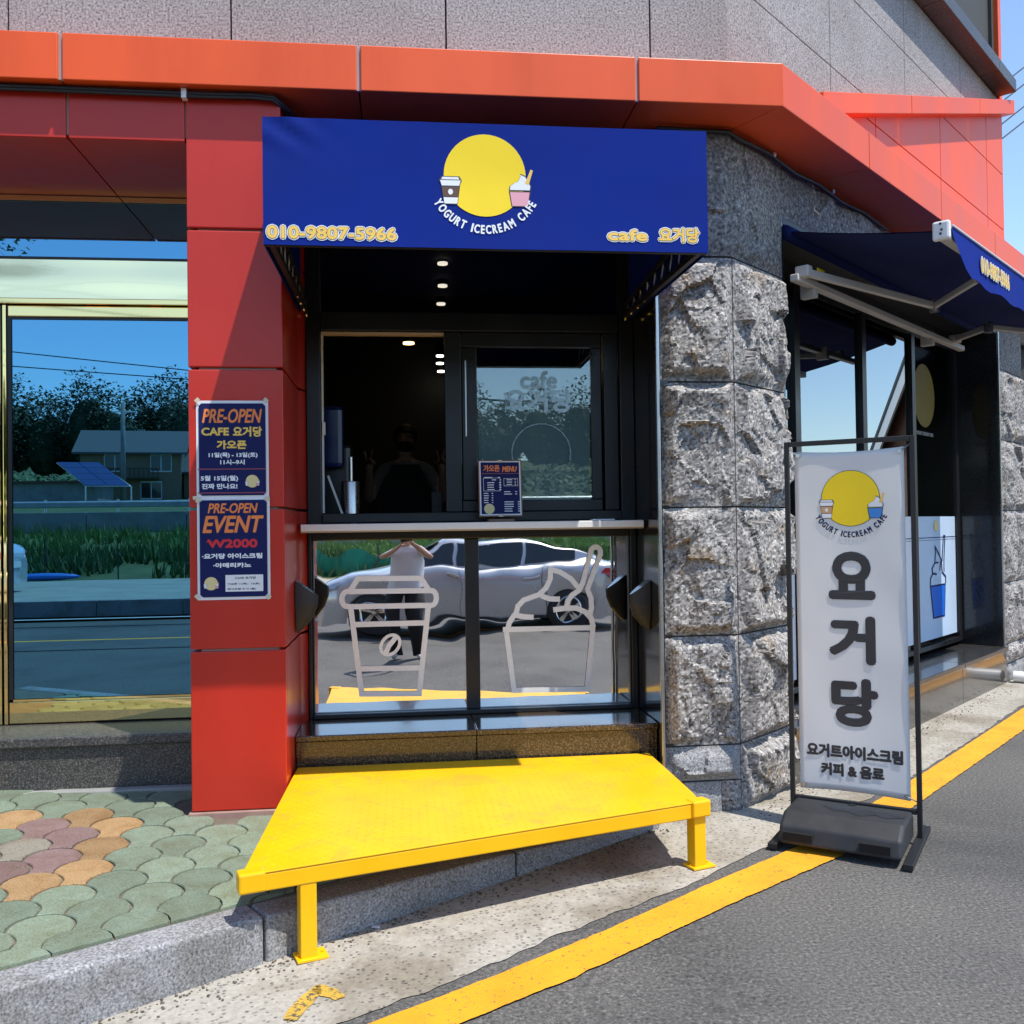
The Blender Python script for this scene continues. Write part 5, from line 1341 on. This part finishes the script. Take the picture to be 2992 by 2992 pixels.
for s_ in (-1, 1): MB().ell((s_ * .03, -.095, 1.535), .011, .006, .006, 8, 5).build('eye', M['black'], br_, local=True)
ap = MB(); ap.extr([(-.10, -.128, 1.33), (.10, -.128, 1.33), (.17, -.135, 1.12), (.19, -.14, .6), (-.19, -.14, .6), (-.17, -.135, 1.12)], (0, -.006, 0)); ap.build('apron', M['trouser'], br_, local=True)
# ================================================================== ACROSS THE ROAD (seen in the glass)
sheet('sidewalk', [(-90, -15.2), (90, -15.2), (90, -7.52), (-90, -7.52)], .23, plain('pale_paving', (.33, .31, .26), .9, var=.2, vs=1.5), .3)
fk = tag(thing('kerb', None, None, (-8, -7.4, 0)), kind='structure')
for i in range(-12, 10):
    MB().box(i * 1.5 - 1, i * 1.5 + .494, -7.5, -7.3, -.05, .24).build('kerb_stone', M['kerb'], fk, bevel=.012)
# rising field
fm = MB(); nx, ny = 60, 40
def fz(x, y): 
    t = (-15.2 - y) / 15.0; return .2 + 1.25 * max(0, min(1, t)) ** 1.2 + .10 * noise.noise(Vector((x * .5, y * .5, 0)))
for j in range(ny + 1):
    for i in range(nx + 1):
        x, y = -45 + 80 * i / nx, -15.2 - 15.0 * j / ny; fm.v.append((x, y, fz(x, y)))
fm.f = [(j * (nx + 1) + i, j * (nx + 1) + i + 1, (j + 1) * (nx + 1) + i + 1, (j + 1) * (nx + 1) + i) for j in range(ny) for i in range(nx)]
M['grassy'] = plain('grassy_soil', (.085, .12, .035), .95, var=.5, vs=.8)
tag(fm.build('field', M['grassy'], smooth=True), kind='structure')
rg = random.Random(21)
def leaf(mb, p, r, L):
    a, b = rg.uniform(0, 6.28), rg.uniform(-.5, 1.2)
    d = np.array([cos(a) * cos(b), sin(a) * cos(b), sin(b)]); s_ = np.cross(d, [0.3, .2, 1]); s_ /= np.linalg.norm(s_)
    p = np.array(p); mb.add([p - s_ * r * .5, p + d * L * .5 - s_ * r * .2, p + d * L, p + d * L * .5 + s_ * r], [(0, 1, 2, 3)])
def grass(name, label, x0, x1, y0, y1, n, h, m):
    g_ = MB()
    for _ in range(n):
        x, y = rg.uniform(x0, x1), rg.uniform(y0, y1)
        if noise.noise(Vector((x * .35, y * .35, 5))) < -.25: continue
        z = fz(x, y); a = rg.uniform(0, 6.28); hh = h * rg.uniform(.5, 1.3); w_ = rg.uniform(.03, .07)
        tip = np.array([x + rg.gauss(0, .12), y + rg.gauss(0, .12), z + hh])
        g_.add([(x - w_ * cos(a), y - w_ * sin(a), z), (x + w_ * cos(a), y + w_ * sin(a), z), tip], [(0, 1, 2)])
    return tag(g_.build(name, m), label, 'grass', kind='stuff')
grass('grass', 'tall pale grass in the field across the road', -22, 14, -29.8, -20, 9000, .5, M['leaf_light'])
grass('crops', 'leafy green crop rows in the field across the road', -22, 14, -22, -15.6, 9000, .45, M['leaf'])
ORD = 'first second third fourth fifth sixth seventh eighth ninth tenth eleventh twelfth thirteenth fourteenth fifteenth sixteenth'.split()
# wire fence posts along the field
for i in range(16):
    x = -14.4 + i * 1.72 + rg.uniform(-.1, .1); z = fz(x, -15.45)
    t = thing('fence_post', ORD[i] + ' thin dark fence post from the left along the field edge', 'post', (x, -15.45, z - .1), 0, 'fence posts along the field')
    MB().tube([(x, -15.45, z - .1), (x + rg.uniform(-.04, .04), -15.45, z + 1.1)], .018, 6).build('post', M['black'], t); MB().ell((x, -15.45, z + 1.1), .022, .022, .02, 6, 4).build('post_cap', M['black'], t)
# green net and blue tarp
nt = MB(); 
for i in range(21):
    x = -3.2 + i * .22; nt.v += [(x, -16 + .1 * sin(i), fz(x, -16)), (x, -16.1 + .1 * sin(i * 1.7), fz(x, -16) + .75 + .25 * sin(i * .9))]
nt.f = [(2 * i, 2 * i + 2, 2 * i + 3, 2 * i + 1) for i in range(20)]
o = nt.build('green_net', plain('green_net', (.01, .19, .12), .8)); o.modifiers.new('Solidify', 'SOLIDIFY').thickness = .02
tag(o, 'crumpled green netting at the field edge behind the silver car', 'net')
bt_ = MB(); bt_.ell((-9.3, -15.3, .33), .95, .3, .10, 14, 6); tag(bt_.build('blue_tarp', plain('blue_tarp', (.02, .16, .55), .5), smooth=True), 'flat blue plastic tarp lying at the field edge', 'tarp')
# retaining wall and guard rail
RW = thing('retaining_wall', 'long low grey concrete retaining wall behind the field', 'wall', (-8, -30.4, 1.2))
for i in range(-8, 8): MB().box(i * 4 - 1, i * 4 + 2.97, -30.6, -30.3, .9, 2.30).build('panel', M['cement'], RW, bevel=.02)
GR = thing('guard_rail', 'long steel guard rail above the concrete retaining wall', 'guard rail', (-8, -30.8, 2.3))
MB().extr([(-40, -30.75, 2.5), (-40, -30.68, 2.56), (-40, -30.75, 2.62), (-40, -30.68, 2.72), (-40, -30.75, 2.78)], (70, 0, 0)).build('beam', plain('galvanised', (.50, .54, .56), .4, .6), GR)
for i in range(24): MB().tube([(-38 + i * 2.9, -30.85, 2.0), (-38 + i * 2.9, -30.85, 2.85)], .06, 8).build('post', M['steel'], GR)
# hillside
hm = MB(); nx, ny = 40, 24
def hz(x, y): 
    t = max(0, (-31 - y) / 90); return 2.2 + 1.6 * min(1, t * 3) + 9 * max(0, t - .35) + 1.2 * noise.noise(Vector((x * .03, y * .03, 1)))*min(1,t*3)
for j in range(ny + 1):
    for i in range(nx + 1):
        x, y = -130 + 230 * i / nx, -30.6 - 110 * j / ny; hm.v.append((x, y, hz(x, y)))
hm.f = [(j * (nx + 1) + i, j * (nx + 1) + i + 1, (j + 1) * (nx + 1) + i + 1, (j + 1) * (nx + 1) + i) for j in range(ny) for i in range(nx)]
tag(hm.build('hills', M['grassy'], smooth=True), kind='structure')
# house with dark roof
def house(label, cx, cy, z, w, d, hw_, roof_h, wallm, roofm, rz=0, detail=True, cat='house'):
    t = thing('house', label, cat, (cx, cy, z), rz)
    b = lambda name, m, *a, **k: MB().box(*a).build(name, m, k.get('p', t), local=k.get('p') is None, bevel=k.get('bevel', 0))
    wl_ = b('wall', wallm, -w / 2, w / 2, -d / 2, d / 2, 0, hw_)
    MB().extr([(-w / 2, -d / 2, hw_), (-w / 2, d / 2, hw_), (-w / 2, 0, hw_ + roof_h - .15)], (w, 0, 0)).build('gable', wallm, t, local=True)
    for s_ in (-1, 1):
        MB().extr([(-w / 2 - .5, s_ * (d / 2 + .5), hw_ - .5 * roof_h / (d / 2)), (-w / 2 - .5, 0, hw_ + roof_h), (-w / 2 - .5, 0, hw_ + roof_h + .14), (-w / 2 - .5, s_ * (d / 2 + .5), hw_ - .5 * roof_h / (d / 2) + .14)], (w + 1, 0, 0)).build('roof', roofm, t, local=True)
    if detail:
        for xx, zz in ((-w * .16, hw_ * .62), (w * .30, hw_ * .62), (-w * .3, hw_ * .12), (w * .2, hw_ * .12)):
            f_ = MB().box(xx - .75, xx + .75, d / 2 - .02, d / 2 + .05, zz, zz + 1.35).build('window', M['white'], t, local=True)
            for q in (-.37, .37):
                o = MB().box(-.33, .33, -.01, .01, -.58, .58).build('pane', M['topglass'], f_); o.location = (q, .04, 0)
                o.data.materials.clear(); o.data.materials.append(M['black_granite'])
        b('balcony', M['bark'], -w * .32, w * .28, d / 2 + .06, d / 2 + 1.0, hw_ * .48, hw_ * .48 + .15)
        rail = b('railing', M['bark'], -w * .32, w * .28, d / 2 + .95, d / 2 + 1.0, hw_ * .48 + .75, hw_ * .48 + .82)
        for i in range(14):
            xx = -w * .32 + w * .6 * i / 13; MB().box(xx - .03, xx + .03, d / 2 + .95, d / 2 + 1.0, hw_ * .48 + .15, hw_ * .48 + .74).build('baluster', M['bark'], t, local=True)
        b('chimney', M['cement'], w * .0, w * .0 + .5, -.9, -.4, hw_ + roof_h * .5, hw_ + roof_h + .3)
    return t
M['tan'] = plain('tan_plaster', (.24, .17, .11), .9, var=.12); M['roofd'] = plain('dark_shingle', (.10, .105, .11), .85, var=.25, vs=6)
h_ = mirY(480 / 1.932 / K, (1000 + 900 / 1.932) / K, 76)
house('two-storey tan house with dark shingle roof across the road', -20.6, -66, 3.4, 7.0, 6.5, 4.1, 1.7, M['tan'], M['roofd'], radians(-8))
house('low dark roofed house to the right of the two-storey tan house', -12.5, -67, 3.4, 8.0, 6.0, 2.7, 1.5, M['tan'], M['roofd'], radians(4), False)
# shed with solar panels
SH = thing('shed', 'low grey block shed with sloping solar panels on its roof', 'shed', (-20.6, -53, 2.9))
MB().box(-24.4, -19.3, -55.5, -51.6, 2.9, 4.6).build('wall', M['cement'], SH)
MB().box(-24.8, -19.0, -55.8, -51.3, 4.6, 4.72).build('roof', plain('rust_roof', (.16, .07, .05), .8), SH)
a0, a1_, a2, a3 = (np.array(q) for q in ((-22.2, -53.4, 6.0), (-19.7, -53.8, 6.0), (-16.9, -51.0, 4.35), (-19.5, -50.6, 4.35)))
M['solar'] = plain('solar_cell', (.03, .06, .17), .2, var=.1)
for i in range(4):
    for j in range(2):
        u0, u1, v0, v1 = j / 2 + .01, (j + 1) / 2 - .01, i / 4 + .008, (i + 1) / 4 - .008
        q = lambda u, v: a0 + (a1_ - a0) * u + (a3 - a0) * v
        MB().extr([q(u0, v0), q(u1, v0), q(u1, v1), q(u0, v1)], (0, 0, .05)).build('solar_panel', M['solar'], SH)
MB().extr([a0 - [0, 0, .03], a1_ - [0, 0, .03], a2 - [0, 0, .03], a3 - [0, 0, .03]], (0, 0, .02)).build('panel_frame', M['white'], SH)
for q in (a2, a3): MB().tube([q, (q[0], q[1], 2.9)], .05, 6).build('prop', M['steel'], SH)
# utility pole and wires
UP = thing('utility_pole', 'tall concrete utility pole in front of the tan house', 'pole', (-18.8, -56, 3.2))
MB().tube([(-18.8, -56, 3.2), (-18.8, -56, 10.2)], [.19, .13], 10).build('shaft', M['cement'], UP, smooth=True); MB().bar((-19.5, -56, 9.6), (-18.1, -56, 9.6), .1).build('crossarm', M['steel'], UP)
def wire(label, a, b, sag, r=.014):
    a, b = np.array(a, float), np.array(b, float)
    tag(MB().tube([a + (b - a) * t + np.array([0, 0, -4 * sag * t * (1 - t)]) for t in np.linspace(0, 1, 20)], r, 5).build('overhead_wire', M['black']), label, 'wire', 'overhead wires')
wire('highest overhead wire crossing above the road at the left shop glass', (-25, -14.5, 8.9), (16, -14.5, 5.2), .3)
wire('middle overhead wire crossing above the road at the left shop glass', (-25, -14.5, 7.75), (16, -14.5, 3.6), .2)
wire('lowest overhead wire crossing above the road at the left shop glass', (-25, -14.5, 6.95), (16, -14.5, 4.1), .25)
wire('thin overhead wire crossing high above the left shop glass', (-25, -9, 9.6), (16, -9, 7.6), .2)
for i, (dy, lab) in enumerate(((300, 'topmost'), (420, 'second'), (640, 'third'), (720, 'lowest'))):
    a = onY(1890, 130 + dy * .1 + i * 20, 14); b = onY(1960, 95 + dy * .1 + i * 20 - 20, 15)
    wire(lab + ' wire against the sky right of the building end', a, b + (b - a) * 2, .0, .012)
# trees
def tree(name, label, x, y, z, h, r, n, m, group=None, lr=.16, seed=1, lowc=.42):
    q = random.Random(seed); t = thing(name, label, 'tree', (x, y, z), 0, group)
    MB().tube([(x, y, z), (x + q.uniform(-.1, .1), y, z + h * .35), (x + q.uniform(-.2, .2), y + q.uniform(-.2, .2), z + h * .75)], [h * .022 + .04, h * .017 + .03, .03], 8).build('trunk', M['bark'], t, smooth=True)
    lb = MB()
    for k in range(6):
        a = q.uniform(0, 6.28); lb.tube([(x, y, z + h * (.35 + .05 * k)), (x + r * .6 * cos(a), y + r * .6 * sin(a), z + h * (.5 + .07 * k))], [.05, .015], 5)
    lb.build('limb', M['bark'], t)
    cm = MB(); cl_ = [(q.gauss(0, r * .45), q.gauss(0, r * .45), z + h * q.uniform(lowc, .95), r * q.uniform(.22, .45)) for _ in range(16)]
    for _ in range(n):
        cx, cy_, cz, cr = cl_[q.randrange(len(cl_))]; d = np.array([q.gauss(0, 1), q.gauss(0, 1), q.gauss(0, .8)]); d /= np.linalg.norm(d); rr_ = cr * q.uniform(.55, 1.05)
        leaf(cm, np.array([x + cx, y + cy_, cz]) + d * rr_, lr, lr * 1.5)
    tag(cm.build('crown', m, t), kind='stuff'); return t
tree('street_tree', 'leafy street tree across the road at the left edge of the glass', -10.4, -8.7, .2, 9.6, 2.9, 9000, M['leaf'], None, .075, 3, .70)
wd = random.Random(31)
wm = MB()
for i in range(84):
    cx = -70 + 120 * i / 83 + wd.uniform(-1.5, 1.5); cyy = -92 - wd.uniform(0, 14); zb_ = hz(cx, cyy); hh = wd.uniform(7.0, 10.5) * (1.12 if cx < -26 else 1.0)
    wm.ell((cx, cyy - 1, zb_ + hh * .42), 2.0, 1.8, hh * .34, 9, 6)
    for _ in range(1100):
        d = np.array([wd.gauss(0, 1), wd.gauss(0, 1), wd.gauss(0, 1)]); d /= np.linalg.norm(d)
        p = np.array([cx, cyy, zb_ + hh * .55]) + d * np.array([3.0, 2.6, hh * .5]) * wd.uniform(.6, 1.05); leaf(wm, p, .27, .42)
tag(wm.build('wood', M['leaf_dark']), 'dark green wood on the hillside behind the houses', 'wood', kind='stuff')
bm_ = MB()
for _ in range(16000):
    x = wd.uniform(-60, 50); y = wd.uniform(-90, -58); 
    if abs(x + 20.5) < 5 and y > -71: continue
    if abs(x + 12.5) < 5.5 and y > -72: continue
    leaf(bm_, (x, y, hz(x, y) + wd.uniform(0, 2.2) * max(0, noise.noise(Vector((x * .15, y * .15, 9))) + .3)), .32, .5)
tag(bm_.build('undergrowth', M['leaf']), 'low green scrub on the slope between the houses', 'scrub', kind='stuff')

# gabled brick house across the side street (seen in the side window) and at the street's end
M['brick'] = plain('brick', (.26, .115, .065), .9, var=.3, vs=9); M['tile'] = plain('dark_roof_tile', (.045, .047, .05), .6, var=.3, vs=8)
def reflS(x, y, L):
    d = ray(x, y); n_ = SN; q = P0 + SN * SO; p = CAMP + d * ((q - CAMP) @ n_) / (d @ n_); dd = d / np.linalg.norm(d); return p + (dd - 2 * (dd @ n_) * n_) * L
ga, gb = np.array([27.7, 16.5, 3.29]), np.array([23.7, 16.1, 5.97])
gd = (gb - ga); gd[2] = 0; gl = np.linalg.norm(gd); gd /= gl; gnrm = np.array([gd[1], -gd[0], 0])
if gnrm[1] > 0: gnrm = -gnrm
slope = (gb[2] - ga[2]) / gl; hwid = gl * 1.15
GH = thing('house', 'brick house with white gable boards and dark roof across the side street', 'house', (ga[0], ga[1], 0))
A3 = np.array([ga[0], ga[1], ga[2]]); ridge = A3 + gd * hwid + np.array([0, 0, slope * hwid]); A4 = A3 + gd * 2 * hwid
fl3 = lambda p: np.array([p[0], p[1], 0.])
MB().extr([fl3(A3) , fl3(A4), A4, ridge, A3], -gnrm * 5).build('wall', M['brick'], GH)
for p, q in ((A3, ridge), (A4, ridge)):
    ov = (p - q) / np.linalg.norm(p - q) * .5
    MB().extr([p + ov, q, q + np.array([0, 0, .18]), p + ov + np.array([0, 0, .18])], -gnrm * 5.6).build('roof', M['tile'], GH).location += Vector(gnrm * .4)
    MB().extr([p + ov - np.array([0, 0, .55]), q - np.array([0, 0, .55]), q - np.array([0, 0, .01]), p + ov - np.array([0, 0, .01])], gnrm * .06).build('barge_board', M['white'], GH).location += Vector(gnrm * .32)
e0 = onY(1952, 1000, 22)
h2 = house('red brick house at the far end of the side street', e0[0] + 3.0, 23.5, 0, 7, 6, 3.2, 1.6, M['brick'], M['tile'], radians(20), False)
tree('street_tree', 'green tree beyond the far stone pier on the side street', float(onY(1945, 640, 17)[0]) + .9, 17.5, 0, 6.4, 1.7, 4000, M['leaf_light'], None, .10, 9)

# ---- cars
def lerp_tab(tab, x):
    return float(np.interp(x, [a for a, b in tab], [b for a, b in tab]))
ZTAB = [(-2.30, .72), (-2.26, .90), (-2.15, .985), (-1.7, 1.02), (-.9, .97), (.8, .925), (1.1, .91), (1.7, .83), (2.05, .73), (2.22, .60), (2.30, .46)]
WTAB = [(-2.30, .66), (-2.2, .78), (-1.9, .86), (-1.4, .89), (1.4, .89), (1.85, .85), (2.12, .74), (2.30, .52)]
RTAB = [(-1.78, 1.015), (-1.45, 1.19), (-1.0, 1.36), (-.5, 1.445), (-.1, 1.46), (.35, 1.42), (.75, 1.19), (1.12, .915)]
def car_z0(x):
    z = .20
    for xc in (-1.36, 1.36):
        if abs(x - xc) < .37: z = max(z, .30 + sqrt(.37 ** 2 - (x - xc) ** 2))
    return z
def car(label, loc, rz, paint):
    t = thing('parked_car', label, 'car', loc, rz, 'parked cars'); b = MB(); N = 116; prof = []
    for i in range(N + 1):
        x = -2.30 + 4.6 * i / N; z0 = min(car_z0(x), lerp_tab(ZTAB, x) - .1); zt = lerp_tab(ZTAB, x); w = lerp_tab(WTAB, x)
        h = zt - z0
        half = [(w * .955, z0), (w * .985, z0 + h * .25), (w, z0 + h * .5), (w * 1.0, z0 + h * .62), (w * .985, z0 + h * .80), (w * .945, z0 + h * .93), (w * .86, zt), (w * .5, zt + .03), (0, zt + .04)]
        prof.append([(x, a, c) for a, c in half] + [(x, -a, c) for a, c in half[-2::-1]])
    k = len(prof[0]); b.v = [p for r in prof for p in r]
    b.f = [(i * k + j, (i + 1) * k + j, (i + 1) * k + j + 1, i * k + j + 1) for i in range(N) for j in range(k - 1)] + [tuple(range(k)), tuple(range(N * k, (N + 1) * k))]
    b.build('body', paint, t, local=True, smooth=True)
    g_ = MB(); prof = []; N2 = 40
    def side(x, f_):
        zb, zr_ = lerp_tab(ZTAB, x) - .01, lerp_tab(RTAB, x); w0 = lerp_tab(WTAB, x) * .87; w1 = .60 - .05 * abs(x + .2); f2 = f_
        hgt = (zb + (zr_ - zb) * f_); full = max(.0, (hgt - zb) / .46); return (w0 + (w1 - w0) * min(1, full) ** 1.1, hgt)
    for i in range(N2 + 1):
        x = -1.78 + 2.90 * i / N2; zr_ = lerp_tab(RTAB, x)
        half = [side(x, q) for q in (0, .35, .7, .92)]; half += [(half[-1][0] * .82, zr_), (half[-1][0] * .4, zr_ + .015), (0, zr_ + .02)]
        prof.append([(x, a, c) for a, c in half] + [(x, -a, c) for a, c in half[-2::-1]])
    k = len(prof[0]); g_.v = [p for r in prof for p in r]
    g_.f = [(i * k + j, (i + 1) * k + j, (i + 1) * k + j + 1, i * k + j + 1) for i in range(N2) for j in range(k - 1)]
    g_.build('cabin', paint, t, local=True, smooth=True)
    for s_ in (-1, 1):
        def on(x, f_): y, z = side(x, f_); return (x, s_ * (y + .008), z)
        for xs_ in ([-1.45, -1.3, -1.0, -.75], [-.70, -.4, -.1, .10], [.16, .35, .6, .82, .93]):
            top = [on(x, .84) for x in xs_]; bot = [on(x, .06) for x in xs_[::-1]]
            m_ = MB(); n_ = len(xs_); m_.add(top + bot[::-1], [(i, i + 1, n_ + i + 1, n_ + i) for i in range(n_ - 1)]); m_.build('side_window', M['cglass'], t, local=True)
        for xd_ in (-.98, .06, 1.0):
            pts = [(xd_ + .05 * (q - .5), s_ * (lerp_tab(WTAB, xd_) * k_ + .001), car_z0(xd_) + (lerp_tab(ZTAB, xd_) - car_z0(xd_)) * q) for q, k_ in ((.03, .96), (.25, .985), (.5, 1), (.62, 1), (.8, .985), (.93, .945))]
            MB().tube(pts, .0045, 4).build('door_seam', M['black'], t, local=True)
        for xh in (-.82, .22): MB().bar((xh - .11, s_ * .895, .80), (xh + .11, s_ * .895, .80), .035, .03).build('door_handle', M['chrome'], t, local=True, bevel=.008)
        MB().ell((.98, s_ * .97, .97), .10, .10, .07, 10, 7).build('wing_mirror', paint, t, local=True, smooth=True)
        MB().bar((-.98, s_ * .86, .225), (.98, s_ * .86, .225), .05, .05).build('sill', M['rubber'], t, local=True)
        m_ = MB(); m_.add([(-2.30, s_ * .60, .86), (-2.24, s_ * .80, .86), (-1.86, s_ * .888, .90), (-1.80, s_ * .882, .80), (-2.0, s_ * .875, .70), (-2.20, s_ * .80, .72), (-2.31, s_ * .62, .72)], [(0, 1, 5, 6), (1, 2, 3, 4, 5)]); 
        m_.build('tail_light', M['taillight'], t, local=True)
        m_ = MB(); m_.add([(2.235, s_ * .56, .64), (2.13, s_ * .765, .68), (1.82, s_ * .872, .755), (1.90, s_ * .862, .66), (2.2, s_ * .70, .57), (2.30, s_ * .53, .55)], [(0, 1, 4, 5), (1, 2, 3, 4)]); m_.build('headlight', M['headlamp'], t, local=True)
        for xc in (-1.36, 1.36):
            MB().tube([(xc, s_ * .60, .30), (xc, s_ * .86, .30)], .365, 24).build('wheel_well', M['black'], t, local=True)
            y0, y1 = s_ * .68, s_ * .885
            wh = MB().tube([(xc, y0, .315), (xc, y0 + s_ * .02, .315), (xc, y1 - s_ * .025, .315), (xc, y1, .315)], [.29, .315, .315, .285], 28).build('wheel', M['rubber'], t, local=True, smooth=False)
            rim = MB().tube([(xc, y1 - s_ * .005, .315), (xc, y1 + s_ * .003, .315)], .222, 28).build('rim', M['black'], wh); rim.location = (0, s_ * (.1025), 0)
            sp = MB()
            for q in range(5):
                a = 2 * pi * q / 5 + .3
                for da in (-.13, .13): sp.bar((.04 * cos(a), 0, .04 * sin(a)), (.208 * cos(a + da), 0, .208 * sin(a + da)), .045, .03, (0, 1, 0))
            sp.tube([(0, -.012, 0), (0, .012, 0)], .05, 12)
            ringp = [(.212 * cos(2 * pi * q / 28), 0, .212 * sin(2 * pi * q / 28)) for q in range(29)]; sp.tube(ringp, .012, 6, False)
            o = sp.build('spokes', M['chrome'], wh); o.location = (0, s_ * .112, 0)
    for s_ in (0,):
        m_ = MB(); m_.add([(1.10, -.74, .925), (1.10, .74, .925), (.42, .52, 1.405), (.42, -.52, 1.405)], [(0, 1, 2, 3)]); o = m_.build('windscreen', M['cglass'], t, local=True); o.location += Vector((.012, 0, .012))
        m_ = MB(); m_.add([(-1.74, -.72, 1.03), (-1.74, .72, 1.03), (-1.02, .5, 1.365), (-1.02, -.5, 1.365)], [(0, 1, 2, 3)]); o = m_.build('rear_window', M['cglass'], t, local=True); o.location += Vector((-.012, 0, .016))
        MB().box(-2.325, -2.30, -.26, .26, .52, .64).build('number_plate', M['white'], t, local=True)
        MB().box(2.285, 2.315, -.4, .4, .36, .5).build('grille', M['black'], t, local=True)
    return t
M['silver'] = plain('silver_paint', (.52, .53, .55), .30, .55, var=.03, coat=1.0); M['cglass'] = plain('car_glass', (.012, .014, .016), .03, var=.0, coat=.5)
M['chrome'] = plain('chrome', (.72, .72, .73), .18, 1, var=.03); M['taillight'] = plain('red_lens', (.55, .01, .02), .12, var=.05, coat=1); M['headlamp'] = plain('lamp_lens', (.35, .38, .42), .08, .4, var=.05, coat=1)
M['pearl'] = plain('pearl_paint', (.62, .70, .78), .3, .2, var=.03, coat=1)
car('silver sedan parked across the road, mirrored in the lower panes', (.92, -3.55, -.02), pi, M['silver'])
car('pale blue sedan parked on the far pavement at the left', (-10.35, -10.3, .23), pi, M['pearl'])
